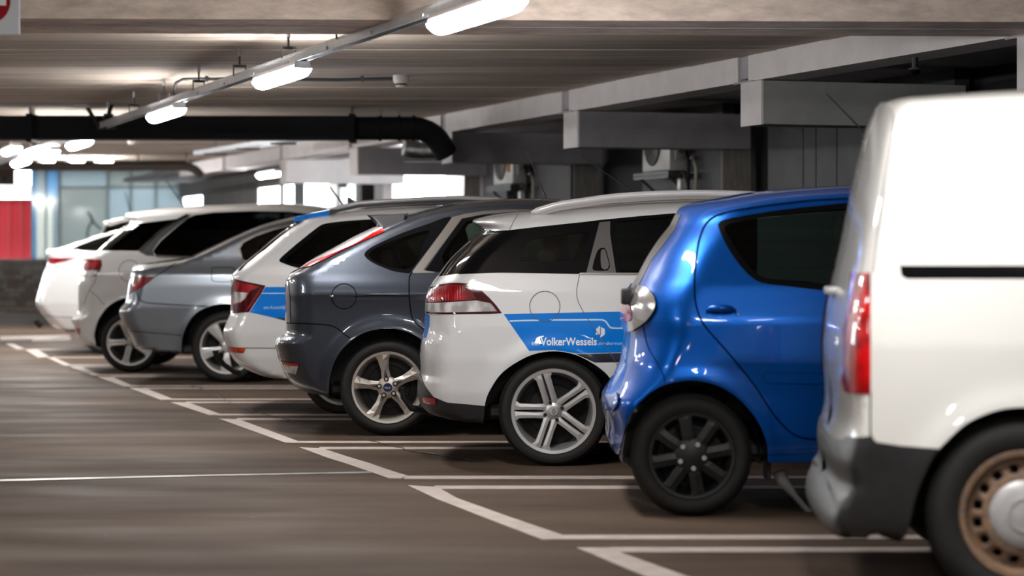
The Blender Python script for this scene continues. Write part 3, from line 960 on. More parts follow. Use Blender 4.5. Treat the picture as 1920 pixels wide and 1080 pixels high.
class Car:
    def __init__(s, name, label, Yn, hw, rear, top, bottom, front, body_mat, wheel, wbase, silw=0.1,
                 Dr=0.26, nr=2.5, Dt=0.08, nt=2.3, belt=0.95, roofw=0.76, floor_z=0.2, cell=0.034, group=None,
                 topw=0.1, flare=0.0, botw=0.85, wtab=None, crease=(), yaw=0.0, pivot=(0, 0)):
        s.hw, s.Yn, s.Yc = hw, Yn, Yn + hw
        s.yaw, s.pivot = math.radians(yaw), pivot
        s.body_mat, s.cell = body_mat, cell
        s.Dr, s.nr, s.Dt, s.nt = (Dr if isinstance(Dr, list) else [(0, Dr), (3, Dr)]), nr, Dt, nt

        def sil(px, py, w0):
            z = CAM_H - (py - HOR) * s.Yc / FPX
            k = float(sm(0.62, 0.36, z))
            return w0 + (botw - w0) * k
        R = []
        for q in rear:
            w = q[2] if len(q) > 2 else sil(q[0], q[1], silw)
            p = P(q[0], q[1], s.Yc - w * hw)
            R.append((s.loc(p.x, p.y)[0], p.z))
        T = [(s.loc(*P(a, b, s.Yc - topw * hw)[:2])[0], P(a, b, s.Yc - topw * hw).z) for a, b in top]
        B = [(s.loc(*P(a, b, s.Yc - .96 * hw)[:2])[0], P(a, b, s.Yc - .96 * hw).z) for a, b in bottom['px']]
        # wheels
        wc = P(wheel['c'][0], wheel['c'][1], Yn + .02)
        s.wx, s.wz, s.wr = wc.x, wheel['r'], wheel['r']
        s.wx2 = s.wx + wbase
        fr = [tuple(q) for q in front]
        zs = bottom['sill']
        ar = bottom['ar']                                   # front arch radius
        arch = [(s.wx2 + ar * math.cos(a), s.wz + .01 + ar * math.sin(a)) for a in np.linspace(math.pi * 1.03, -0.03 * math.pi, 26)]
        arch = [q for q in arch if q[1] > zs - .001]
        fend = fr[-1]
        bot = spline(B, .03) + dens([(B[-1][0] + .02, zs), (arch[0][0], zs)], .06)[(0 if B[-1][0] + .02 < arch[0][0] else 1):] + arch + [(arch[-1][0], zs)] + dens([(arch[-1][0] + .02, zs), (fend[0] - .04, fend[1])], .05)
        up = spline(R + T + fr, .025)
        s.up = np.array(up)
        s.outline = up + bot[::-1]
        o = []
        for q in s.outline:
            if not o or (abs(q[0] - o[-1][0]) + abs(q[1] - o[-1][1])) > 2e-3:
                o.append((float(q[0]), float(q[1])))
        s.outline = o
        s.zmax = max(q[1] for q in up)
        s.x0, s.x1 = min(q[0] for q in up), max(q[0] for q in up)
        # half width as a function of height
        zr = s.zmax
        tab = wtab or [(0.10, .86), (0.25, .93), (0.42, .985), (0.60, 1.0), (0.78, .985), (belt, .945), (belt + .06, .925), (zr - .05, roofw), (zr + .2, roofw - .08)]
        zz = np.linspace(0, 2.4, 481)
        ww = np.interp(zz, [t[0] for t in tab], [t[1] for t in tab])
        k = np.exp(-np.linspace(-2.5, 2.5, 13)**2)
        ww = np.convolve(np.pad(ww, 6, 'edge'), k / k.sum(), 'valid')
        s.zz, s.ww = zz, ww * hw
        s.dww = np.gradient(s.ww, zz)
        s.flare, s.flr = flare, bottom.get('fr', ar)
        s.crease = crease
        s.belt = belt
        s.O = Vector((0.5 * (s.x0 + s.x1), s.Yc, 0))
        cy, sy = math.cos(s.yaw), math.sin(s.yaw)
        dx, dy = s.O.x - pivot[0], s.O.y - pivot[1]
        s.root = empty(name, (pivot[0] + dx * cy - dy * sy, pivot[1] + dx * sy + dy * cy, 0), s.yaw, label, 'car', group)
        s.regions, s.gaps, s.lines = [], [], []
        s.tabulate()

    # silhouettes of the body, tabulated
    def tabulate(s):
        a, b = s.up[:-1], s.up[1:]
        s.zg = np.linspace(0, s.zmax + .01, 600)
        s.xg = np.linspace(s.x0 - .01, s.x1 + .01, 1500)
        xr = np.full(600, 1e9); xf = np.full(600, -1e9); zt = np.full(1500, -1e9)
        for (ax, az), (bx, bz) in zip(a, b):
            lo, hi = min(az, bz), max(az, bz)
            m = (s.zg >= lo - 1e-9) & (s.zg <= hi + 1e-9)
            if m.any():
                t = (s.zg[m] - az) / (bz - az) if abs(bz - az) > 1e-9 else np.zeros(m.sum())
                x = ax + (bx - ax) * t
                xr[m] = np.minimum(xr[m], x); xf[m] = np.maximum(xf[m], x)
            lo, hi = min(ax, bx), max(ax, bx)
            m = (s.xg >= lo - 1e-9) & (s.xg <= hi + 1e-9)
            if m.any():
                t = (s.xg[m] - ax) / (bx - ax) if abs(bx - ax) > 1e-9 else np.ones(m.sum())
                zt[m] = np.maximum(zt[m], np.maximum(az + (bz - az) * t, -9))
        ok = xr < 1e8
        xr = np.interp(s.zg, s.zg[ok], xr[ok]); xf = np.interp(s.zg, s.zg[ok], xf[ok])
        ok = zt > -1e8
        zt = np.interp(s.xg, s.xg[ok], zt[ok])
        s.xr, s.xf, s.zt = xr, xf, zt

        def grad(y, x):
            return np.clip(np.gradient(y, x), -25, 25)
        s.dxr, s.dxf, s.dzt = grad(xr, s.zg), grad(xf, s.zg), grad(zt, s.xg)

    @staticmethod
    def A(d, D, n):
        t = np.clip(d / D, 0, 1)
        a = (1 - (1 - t)**n)**(1 / n)
        t2 = np.clip(t, 3e-4, 1)
        a2 = np.maximum((1 - (1 - t2)**n)**(1 / n), 1e-6)
        da = (1 - t2)**(n - 1) * a2**(1 - n) / D
        return a, a2, np.where(t >= 1, 0, da)

    def H(s, x, z, grad=False):
        x, z = np.asarray(x, float), np.asarray(z, float)
        W = np.interp(z, s.zz, s.ww); Wz = np.interp(z, s.zz, s.dww); Wx = np.zeros_like(W)
        for wx in ((s.wx, s.wx2) if s.flare else ()):
            dx, dz = x - wx, z - s.wz
            r = np.sqrt(dx * dx + dz * dz) + 1e-6
            w = .06
            e = s.flare * np.exp(-((r - s.flr) / w)**2)
            de = e * (-2 * (r - s.flr) / w**2)
            W = W + e; Wx = Wx + de * dx / r; Wz = Wz + de * dz / r
        for (ax, az, bx, bz, amp, wd) in s.crease:          # soft ridge along a line
            L = math.hypot(bx - ax, bz - az)
            nx, nz = -(bz - az) / L, (bx - ax) / L
            dd = (x - ax) * nx + (z - az) * nz
            tt = ((x - ax) * nz - (z - az) * nx) / L
            m = sm(-.06, .06, tt) * sm(1.06, .94, tt)
            e = amp * np.exp(-np.abs(dd) / wd) * m
            de = -np.sign(dd) / wd * e
            W = W + e; Wx = Wx + de * nx; Wz = Wz + de * nz
        dr = x - np.interp(z, s.zg, s.xr); df = np.interp(z, s.zg, s.xf) - x; dt = np.interp(x, s.xg, s.zt) - z
        Dz = np.interp(z, [q[0] for q in s.Dr], [q[1] for q in s.Dr])
        a, a_, da = s.A(dr, Dz, s.nr)
        f, f_, dfv = s.A(df, .34, 2.3)
        b, b_, db = s.A(dt, s.Dt, s.nt)
        h = W * a * f * b
        if not grad:
            return h
        rx = np.interp(z, s.zg, s.dxr); fx = np.interp(z, s.zg, s.dxf); tz = np.interp(x, s.xg, s.dzt)
        Hx = Wx * a_ * f_ * b_ + W * (da * f_ * b_ - a_ * dfv * b_ + a_ * f_ * db * tz)
        Hz = Wz * a_ * f_ * b_ + W * (-da * rx * f_ * b_ + a_ * dfv * fx * b_ - a_ * f_ * db)
        N = np.stack([-Hx, -np.ones_like(Hx), -Hz], 1)
        N /= np.linalg.norm(N, axis=1)[:, None]
        return h, N

    def loc(s, x, y):
        """place -> frame in which the car stands along x"""
        if not s.yaw:
            return x, y
        c, d = math.cos(s.yaw), math.sin(s.yaw)
        dx, dy = x - s.pivot[0], y - s.pivot[1]
        return s.pivot[0] + dx * c + dy * d, s.pivot[1] - dx * d + dy * c

    def sp(s, px, py):
        """first point of the near flank or corner on the line of sight"""
        Y = np.linspace(s.Yn - .12, s.Yc - .05, 400)
        x, y = s.loc((px - 960.0) * Y / FPX, Y)
        z = CAM_H - (py - HOR) * Y / FPX
        g = y - (s.Yc - s.H(x, z))
        k = np.where(g >= 0)[0]
        k = k[0] if len(k) and g[k[0]] < .2 else int(np.argmin(np.abs(Y - s.Yn - .03)))
        return (float(x[k]), float(z[k]))

    def pts(s, px):
        return [s.sp(a, b) for a, b in px]

    def region(s, name, px, m, off=0.0, curve=False, world=False, label=None, near=False):
        q = px if world else s.pts(px)
        q = spline(q, .025, True) if curve else dens(q, .03, True)
        s.regions.append((name, q, m, off, label, near))

    def gap(s, px, w=.006, curve=True, closed=False, name='panel_gap', m=None, off=.0012, world=False, near=False):
        q = px if world else s.pts(px)
        q = spline(q, .02, closed) if curve else dens(q, .02, closed)
        s.gaps.append((name, q, w, m or M_GAP, off, closed, near))

    def lift(s, x, z, off, side=-1):
        h, N = s.H(x, z, True)
        p = np.stack([x - s.O.x, -h, z], 1) + N * off
        if side > 0:
            p = p * [1, -1, 1]; N = N * [1, -1, 1]
        return p, N

    def build(s):
        pts, edges = [], []

        def loop(q, closed=True):
            n0 = len(pts)
            pts.extend(q)
            n = len(q)
            edges.extend((n0 + i, n0 + (i + 1) % n) for i in range(n if closed else n - 1))
        loop(s.outline)
        for r in s.regions:
            loop(r[1])
        c = s.cell
        X, Z = np.meshgrid(np.arange(s.x0, s.x1, c), np.arange(0.1, s.zmax, c))
        X = X + (np.arange(X.shape[0]) % 2)[:, None] * c * .5
        G = [np.stack([X.ravel(), Z.ravel()], 1)]
        zl = np.arange(0.12, s.zmax, c * .6)
        Dl = np.interp(zl, [q[0] for q in s.Dr], [q[1] for q in s.Dr])
        for f in SFR[1:-1]:
            d = 1 - (1 - f**s.nr)**(1 / s.nr)
            G.append(np.stack([np.interp(zl, s.zg, s.xr) + d * Dl, zl], 1))
            if f in SFR[1:-1:3]:
                G.append(np.stack([np.interp(zl, s.zg, s.xf) - d * .34, zl], 1))
            xl = np.arange(s.x0 + .03, s.x1 - .03, c * .6)
            d = 1 - (1 - f**s.nt)**(1 / s.nt)
            G.append(np.stack([xl, np.interp(xl, s.xg, s.zt) - d * s.Dt], 1))
        g = np.concatenate(G)
        g = g[inside(s.outline, g[:, 0], g[:, 1])]
        pts.extend(map(tuple, g))
        V, E, T, *_ = delaunay_2d_cdt([Vector((float(a), float(b))) for a, b in pts], edges, [], 0, 1e-5)
        V = np.array([(v.x, v.y) for v in V])
        T = np.array([t for t in T if len(t) == 3])
        C = V[T].mean(1)
        e1, e2 = V[T[:, 1]] - V[T[:, 0]], V[T[:, 2]] - V[T[:, 0]]
        area = e1[:, 0] * e2[:, 1] - e1[:, 1] * e2[:, 0]
        T[area < 0] = T[area < 0][:, ::-1]
        keep = inside(s.outline, C[:, 0], C[:, 1]) & (np.abs(area) > 1e-9)
        lab = np.zeros(len(T), int)
        for i, r in enumerate(s.regions):
            lab[inside(r[1], C[:, 0], C[:, 1])] = i + 1
        for i in range(len(s.regions) + 1):
            t = T[keep & (lab == i)]
            if not len(t):
                continue
            u, inv = np.unique(t, return_inverse=True)
            t = inv.reshape(-1, 3)
            x, z = V[u][:, 0], V[u][:, 1]
            if i == 0:
                p, N = s.lift(x, z, 0)
                p2, N2 = s.lift(x, z, 0, 1)
                vs = np.concatenate([p, p2]); ns = np.concatenate([N, N2])
                fs = np.concatenate([t, t[:, ::-1] + len(p)])
                mesh_obj('body', vs, fs, s.body_mat, s.root, True, ns)
            else:
                name, q, m, off, lb, near = s.regions[i - 1]
                for side in ((-1,) if near else (-1, 1)):
                    p, N = s.lift(x, z, off, side)
                    o = mesh_obj(name, p, t if side < 0 else t[:, ::-1], m, s.root, True, N)
                    if lb:
                        o['label'] = lb
        for name, q, w, m, off, closed, near in s.gaps:
            q = np.array(q)
            if closed:
                tg = np.roll(q, -1, 0) - np.roll(q, 1, 0)
            else:
                tg = np.gradient(q, axis=0)
            tg /= np.linalg.norm(tg, axis=1)[:, None] + 1e-9
            nn = np.stack([-tg[:, 1], tg[:, 0]], 1) * w / 2
            a, b = q + nn, q - nn
            n = len(q)
            for side in ((-1,) if near else (-1, 1)):
                pa, Na = s.lift(a[:, 0], a[:, 1], off, side)
                pb, Nb = s.lift(b[:, 0], b[:, 1], off, side)
                fs = [(i, n + i, n + (i + 1) % n, (i + 1) % n) for i in range(n if closed else n - 1)]
                mesh_obj(name, np.concatenate([pa, pb]), fs if side < 0 else [f[::-1] for f in fs], m, s.root, True, np.concatenate([Na, Nb]))

    def text(s, txt, x0, y0, x1, y1, m, bold=0.0, name='lettering'):
        """txt fitted to the pixel box x0,y0 - x1,y1 on the near side"""
        uv, fs, asp = text_mesh(txt, bold)
        a = s.sp(x0, y1); b = s.sp(x1, y0)
        x = a[0] + uv[:, 0] * (b[0] - a[0])
        z = a[1] + uv[:, 1] / asp * (b[1] - a[1])
        p, N = s.lift(x, z, .0022)
        f2 = []
        for f in fs:
            q = [uv[i] for i in f]
            ar = sum(q[i][0] * q[(i + 1) % len(q)][1] - q[(i + 1) % len(q)][0] * q[i][1] for i in range(len(q)))
            f2.append(f if ar > 0 else f[::-1])
        mesh_obj(name, p, f2, m, s.root)

    def solid(s, name, mb, m, smooth=False):
        """mb in place coordinates -> part"""
        mb.v = [(v[0] - s.O.x, v[1] - s.O.y, v[2]) for v in mb.v]
        return mb.obj(name, m, s.root, smooth)

    def inner(s, seats=True, floor_z=.2, liner=.06):
        """floor pan, wheel arch liners, seats"""
        w = s.hw * .86
        mb = MB().rbox(s.x0 + .42, s.x1 - .42, s.Yc - w * .96, s.Yc + w * .96, floor_z + .06, floor_z + .14, .02, 1)
        s.solid('floor_pan', mb, M_PLASTIC)
        for wx in (s.wx, s.wx2):
            R = s.wr + liner + .03
            n = 18
            for sd in (-1, 1):
                mb = MB()
                ya, yb = s.Yc + sd * (s.hw * .955), s.Yc + sd * (s.hw * .50)
                vs, fs = [], []
                for i in range(n + 1):
                    a = math.pi * (1.04 - 1.08 * i / n)
                    vs += [(wx + R * math.cos(a), ya, s.wz + R * math.sin(a)), (wx + R * math.cos(a), yb, s.wz + R * math.sin(a))]
                for i in range(n):
                    fs.append((2 * i, 2 * i + 1, 2 * i + 3, 2 * i + 2))
                fs.append(tuple(2 * i + 1 for i in range(n + 1)))
                mb.add(vs, fs)
                s.solid('wheel_arch_liner', mb, M_PLASTIC)
        if not seats:
            return
        zt = s.zmax
        xf = s.wx + (s.wx2 - s.wx) * .52
        for sd in (-1, 1):
            y = s.Yc + sd * s.hw * .42
            mb = MB().rbox(xf - .12, xf + .4, y - .24, y + .24, .42, .60, .05).add(*tilt(MB().rbox(-.08, .08, y - .24, y + .24, 0, .62, .06), xf - .12, .52, -.22))
            s.solid('front_seat', mb, M_SEAT, 50)
            mb = MB().add(*tilt(MB().rbox(-.05, .05, y - .13, y + .13, .66, .84, .04), xf - .12, .52, -.22))
            s.solid('headrest', mb, M_SEAT, 50)
        xr = s.wx + .22
        mb = MB().rbox(xr - .05, xr + .45, s.Yc - s.hw * .74, s.Yc + s.hw * .74, .42, .60, .05).add(*tilt(MB().rbox(-.08, .08, s.Yc - s.hw * .74, s.Yc + s.hw * .74, 0, .56, .06), xr - .05, .52, -.3))
        s.solid('rear_seat', mb, M_SEAT, 50)
        for sd in (-1, 1):
            y = s.Yc + sd * s.hw * .42
            s.solid('headrest', MB().add(*tilt(MB().rbox(-.045, .045, y - .13, y + .13, .58, .74, .04), xr - .05, .52, -.3)), M_SEAT, 50)
        s.solid('dashboard', MB().rbox(s.wx2 - .75, s.wx2 - .3, s.Yc - s.hw * .8, s.Yc + s.hw * .8, .7, .95, .06), M_PLASTIC, 50)

    def wheels(s, build, tw=.2):
        """build(parent) adds rim, spokes ... to the tyre; axle along y, outer face at -y"""
        R = s.wr
        y = s.hw * .985 - tw / 2
        t = build(s.root, R, tw)
        t.location = (s.wx - s.O.x, -y, s.wz)
        spots = [(s.wx2, -y, 0), (s.wx, y, math.pi), (s.wx2, y, math.pi)]
        for x, yy, rz in spots:
            c = copy_tree(t, s.root)
            c.location = (x - s.O.x, yy, s.wz)
            c.rotation_euler = (0, 0, rz)

    def windscreen(s, zlo=None, depth=.2):
        """front screen and front side glass, headlamps (the row hides most of it)"""
        zlo = zlo or s.belt + .03
        zs = np.linspace(zlo, s.zmax - .07, 14)
        xf = np.interp(zs, s.zg, s.xf)
        q = [(x - depth, z) for x, z in zip(xf, zs)] + [(x + .06, z) for x, z in zip(xf[::-1], zs[::-1])]
        s.region('windscreen', q, M_GLASS, world=True)
        zh = s.belt - .30
        x = float(np.interp(zh + .1, s.zg, s.xf))
        s.region('headlamp', [(x - .42, zh + .14), (x - .30, zh), (x + .1, zh - .02), (x + .1, zh + .12)], M_CLEAR, .004, world=True)


def tilt(mb, x, z, ang):
    c, d = math.cos(ang), math.sin(ang)
    return [(x + v[0] * c + v[2] * d, v[1], z - v[0] * d + v[2] * c) for v in mb.v], mb.f


# ------------------------------------------------------------------ wheels
def tyre(parent, R, rr, tw):
    h = tw / 2
    prof = [(rr - .012, -h + .022), (rr + .004, -h + .010), (rr + (R - rr) * .25, -h + .001), (rr + (R - rr) * .5, -h - .004), (rr + (R - rr) * .74, -h + .004), (R - .016, -h + .016),
            (R - .005, -h + .030), (R, -h + .045), (R, -.030), (R - .007, -.028), (R - .007, -.020), (R, -.018), (R, .018), (R - .007, .020), (R - .007, .028), (R, .030),
            (R, h - .045), (R - .005, h - .03), (R - .016, h - .016), (rr + (R - rr) * .5, h), (rr, h - .01), (rr - .012, h - .022)]
    return MB().lathe(prof, 64).obj('wheel', M_RUBBER, parent, 50)


def rim_barrel(parent, rr, tw, m, lip=.012, disc=True, dm=None):
    h = tw / 2
    prof = [(rr + .006, -h + .012), (rr + .002, -h + .004), (rr - lip, -h + .006), (rr - lip - .008, -h + .02), (rr - .03, -h + .05), (rr - .045, h - .04), (rr - .01, h - .02)]
    MB().lathe(prof, 64).obj('rim', m, parent, 40)
    if disc:
        MB().lathe([(.002, .02), (rr * .60, .02), (rr * .62, .03), (rr - .04, .035), (rr - .042, .05)], 40).obj('brake_disc', dm or M_DARKMETAL, parent, 40)


def spoke(parent, ang, st, m, back=.03, lat=0.0, name='spoke'):
    """st: stations (radius, half width, y ridge, y edge[, centre shift]) from hub to rim"""
    vs, fs = [], []
    ca, sa = math.cos(ang), math.sin(ang)

    def put(r, l, y):
        vs.append((r * ca - l * sa, y, r * sa + l * ca))
    for q in st:
        r, w, yc, ye = q[:4]
        sh = lat + (q[4] if len(q) > 4 else 0)
        put(r, sh - w, ye + back); put(r, sh - w, ye + .003); put(r, sh - w * .86, ye)
        put(r, sh, yc)
        put(r, sh + w * .86, ye); put(r, sh + w, ye + .003); put(r, sh + w, ye + back)
    for i in range(len(st) - 1):
        for k in range(6):
            a = i * 7 + k
            fs.append((a, a + 7, a + 8, a + 1))
    n = (len(st) - 1) * 7
    fs.append(tuple(range(6, -1, -1))); fs.append(tuple(range(n, n + 7)))
    return mesh_obj(name, vs, [f[::-1] for f in fs], m, parent, False)


def disc_part(parent, name, prof, m, x=0, z=0, seg=28):
    o = MB().lathe(prof, seg).obj(name, m, parent, 40)
    o.location = (x, 0, z)
    return o


def lugs(parent, n, rad, y, m, r=.011, a0=math.pi / 2, ring=None):
    o = None
    for k in range(n):
        a = a0 + 2 * math.pi * k / n
        if ring:
            disc_part(parent, 'lug_recess', [(.0, y + .001), (r * 1.75, y + .001), (r * 1.75, y + .012)], ring, rad * math.cos(a), rad * math.sin(a), 16)
        disc_part(parent, 'lug_nut', [(0, y - .006), (r * .8, y - .006), (r, y - .002), (r, y + .012)], m, rad * math.cos(a), rad * math.sin(a), 12)


def perforated(parent, name, r0, r1, holes, m, yf, seg=96):
    """sheet-metal disc with holes cut through it; holes: list of 2-D outlines"""
    pts, ed = [], []

    def loop(q):
        n0 = len(pts); n = len(q)
        pts.extend(q); ed.extend((n0 + i, n0 + (i + 1) % n) for i in range(n))
    circ = lambda r, n: [(r * math.cos(2 * math.pi * i / n), r * math.sin(2 * math.pi * i / n)) for i in range(n)]
    loop(circ(r1, seg))
    for h in holes:
        loop(h)
    for r in np.linspace(r0, r1, 9)[:-1]:
        pts.extend([(float(a), float(b)) for a, b in circ(r, 48) if not any(inside(h, np.array([a]), np.array([b]))[0] for h in holes)])
    pts.append((0, 0))
    V, E, T, *_ = delaunay_2d_cdt([Vector(p) for p in pts], ed, [], 0, 1e-5)
    V = np.array([(v.x, v.y) for v in V]); T = np.array(T)
    C = V[T].mean(1)
    k = np.ones(len(T), bool)
    for h in holes:
        k &= ~inside(h, C[:, 0], C[:, 1])
    T = T[k]
    r = np.hypot(V[:, 0], V[:, 1])
    y = np.interp(r, [q[0] for q in yf], [q[1] for q in yf])
    e1, e2 = V[T[:, 1]] - V[T[:, 0]], V[T[:, 2]] - V[T[:, 0]]
    ar = e1[:, 0] * e2[:, 1] - e1[:, 1] * e2[:, 0]
    T[ar < 0] = T[ar < 0][:, ::-1]
    o = mesh_obj(name, np.stack([V[:, 0], y, V[:, 1]], 1), T, m, parent, True)
    md = o.modifiers.new('thickness', 'SOLIDIFY')
    md.thickness = .006
    return o


def wheel_five_star(parent, R, tw):
    """five broad tapering spokes with a blade groove beside each nut, badge in the middle"""
    rr = R * .735
    t = tyre(parent, R, rr, tw)
    rim_barrel(t, rr, tw, M_ALLOY2)
    f = -tw / 2
    for k in range(5):
        a = math.radians(99) + 2 * math.pi * k / 5
        spoke(t, a, [(.03, .036, f + .022, f + .030), (.075, .030, f + .016, f + .028), (.12, .026, f + .012, f + .027), (rr - .05, .036, f + .006, f + .020), (rr - .014, .052, f + .006, f + .012), (rr - .004, .060, f + .006, f + .010)], M_ALLOY2)
        g = MB().prism([(.06, -.012), (.12, -.004), (.12, .004), (.06, .012)], 0, .004, 'z')
        o = mesh_obj('spoke_groove', [(v[0] * math.cos(a) - v[1] * math.sin(a), f + .0135 + v[2] + (.0035 if v[0] < .1 else 0), v[0] * math.sin(a) + v[1] * math.cos(a)) for v in g.v], g.f, M_DARKMETAL, t)
    disc_part(t, 'hub', [(0, f + .018), (.055, f + .020), (.07, f + .028), (.075, f + .06)], M_ALLOY2)
    lugs(t, 5, .056, f + .014, M_CAPGREY, .010, math.radians(99), M_DARKMETAL)
    b = disc_part(t, 'hub_cap', [(0, f + .006), (.026, f + .007), (.029, f + .010), (.031, f + .03)], M_BADGE)
    b['label'] = 'round dark blue hub cap with an oval script badge'
    uv, fs, asp = text_mesh('Ford')
    sh = .25
    vs = [((u - .5) * .034 + sh * (v - asp / 2) * .034, f + .0052, (v - asp / 2) * .034) for u, v in uv]
    mesh_obj('lettering', vs, [q for q in fs], M_PRINT, t)
    return t


def wheel_twin_spoke(parent, R, tw, m=None, off=.0235, w=.0165, a0=107, diamond=True, nn=5, nl=5):
    """five pairs of parallel bars"""
    m = m or M_ALLOY
    rr = R * .765
    t = tyre(parent, R, rr, tw)
    rim_barrel(t, rr, tw, m, .016)
    f = -tw / 2
    for k in range(nn):
        a = math.radians(a0) + 2 * math.pi * k / nn
        for sd in (-1, 1):
            spoke(t, a, [(.028, w * 1.25, f + .024, f + .026), (.07, w * 1.1, f + .018, f + .020), (.11, w, f + .014, f + .016), (rr - .045, w * 1.15, f + .008, f + .010), (rr - .02, w * 1.8, f + .008, f + .010, sd * .010), (rr - .003, w * 2.5, f + .009, f + .011, sd * .017)], m, .028, sd * off)
        z = MB().prism([(.075, -off * .55), (rr - .03, -off * .55), (rr - .03, off * .55), (.075, off * .55)], 0, .006, 'z')
        mesh_obj('spoke_groove', [(v[0] * math.cos(a) - v[1] * math.sin(a), f + .034 + v[2], v[0] * math.sin(a) + v[1] * math.cos(a)) for v in z.v], z.f, M_DARKMETAL, t)
    disc_part(t, 'hub', [(0, f + .019), (.044, f + .021), (.058, f + .030), (.062, f + .07)], m)
    lugs(t, nl, .052, f + .014, M_DARKMETAL, .010, math.radians(a0 + (36 if nl == 5 else 5)))
    disc_part(t, 'hub_cap', [(0, f + .012), (.024, f + .013), (.028, f + .018), (.029, f + .03)], M_CAPGREY)
    if diamond:
        q = [(0, .020), (-.011, 0), (0, -.020), (.011, 0)]
        q2 = [(0, .011), (-.005, 0), (0, -.011), (.005, 0)]
        vs = [(a, f + .009, b) for a, b in q] + [(a, f + .009, b) for a, b in q2] + [(a, f + .014, b) for a, b in q]
        fs = [(i, (i + 1) % 4, 4 + (i + 1) % 4, 4 + i) for i in range(4)] + [(i, i + 8, 8 + (i + 1) % 4, (i + 1) % 4) for i in range(4)]
        mesh_obj('diamond_badge', vs, fs, M_CHROME, t)
    return t


def wheel_black_cover(parent, R, tw):
    """matt black eight-spoke cover with five bright nuts"""
    rr = R * .70
    t = tyre(parent, R, rr, tw)
    rim_barrel(t, rr, tw, M_BLACKWHEEL, dm=M_DARKMETAL)
    f = -tw / 2
    for k in range(8):
        a = math.radians(100) + 2 * math.pi * k / 8
        spoke(t, a, [(.03, .020, f + .004, f + .010), (.09, .030, f + .000, f + .008), (rr - .03, .030, f + .004, f + .010), (rr - .005, .048, f + .008, f + .012)], M_BLACKWHEEL)
    disc_part(t, 'hub', [(0, f + .0), (.07, f + .002), (.085, f + .012), (.09, f + .04)], M_BLACKWHEEL)
    lugs(t, 5, .058, f + .000, M_CAPGREY, .0125, math.radians(62))
    return t


def wheel_five_wide(parent, R, tw):
    rr = R * .745
    t = tyre(parent, R, rr, tw)
    rim_barrel(t, rr, tw, M_ALLOY)
    f = -tw / 2
    for k in range(5):
        a = math.radians(125) + 2 * math.pi * k / 5
        spoke(t, a, [(.04, .022, f + .020, f + .022), (.1, .030, f + .012, f + .015), (rr - .03, .056, f + .008, f + .010), (rr - .003, .068, f + .008, f + .011)], M_ALLOY)
    disc_part(t, 'hub', [(0, f + .016), (.05, f + .018), (.07, f + .028), (.075, f + .06)], M_ALLOY)
    lugs(t, 5, .055, f + .012, M_DARKMETAL, .011)
    disc_part(t, 'hub_cap', [(0, f + .006), (.03, f + .008), (.034, f + .03)], M_CAPGREY)
    return t


def wheel_rusty_steel(parent, R, tw):
    """rusty pressed-steel wheel, ring of square holes, domed grey cap"""
    rr = R * .655
    t = tyre(parent, R, rr, tw)
    rim_barrel(t, rr, tw, M_RUST, .014)
    f = -tw / 2
    holes = []
    for k in range(16):
        a = 2 * math.pi * (k + .5) / 16
        c, d = math.cos(a), math.sin(a)
        h = [(.142, -.010), (.150, -.015), (.166, -.016), (.172, -.010), (.172, .010), (.166, .016), (.150, .015), (.142, .010)]
        holes.append([(x * c - y * d, x * d + y * c) for x, y in h])
    perforated(t, 'wheel_disc', .10, rr - .012, holes, M_RUST, [(0, f + .02), (.12, f + .018), (.135, f + .02), (.16, f + .035), (.185, f + .05), (rr - .01, f + .052)])
    disc_part(t, 'hub_cap', [(0, f - .002), (.04, f), (.085, f + .004), (.108, f + .010), (.117, f + .018), (.119, f + .03)], M_CAPGREY, seg=40)
    disc_part(t, 'cap_ring', [(.050, f - .0005), (.052, f - .003), (.056, f - .003), (.058, f + .001)], M_CAPGREY, seg=40)
    return t


# ================================================================== the parked cars, nearest first
def mirror_arch(left, cx):
    """arch outline from its rear half: reflected about the wheel centre column"""
    return left + [(2 * cx - a, b) for a, b in left[::-1][1:]]


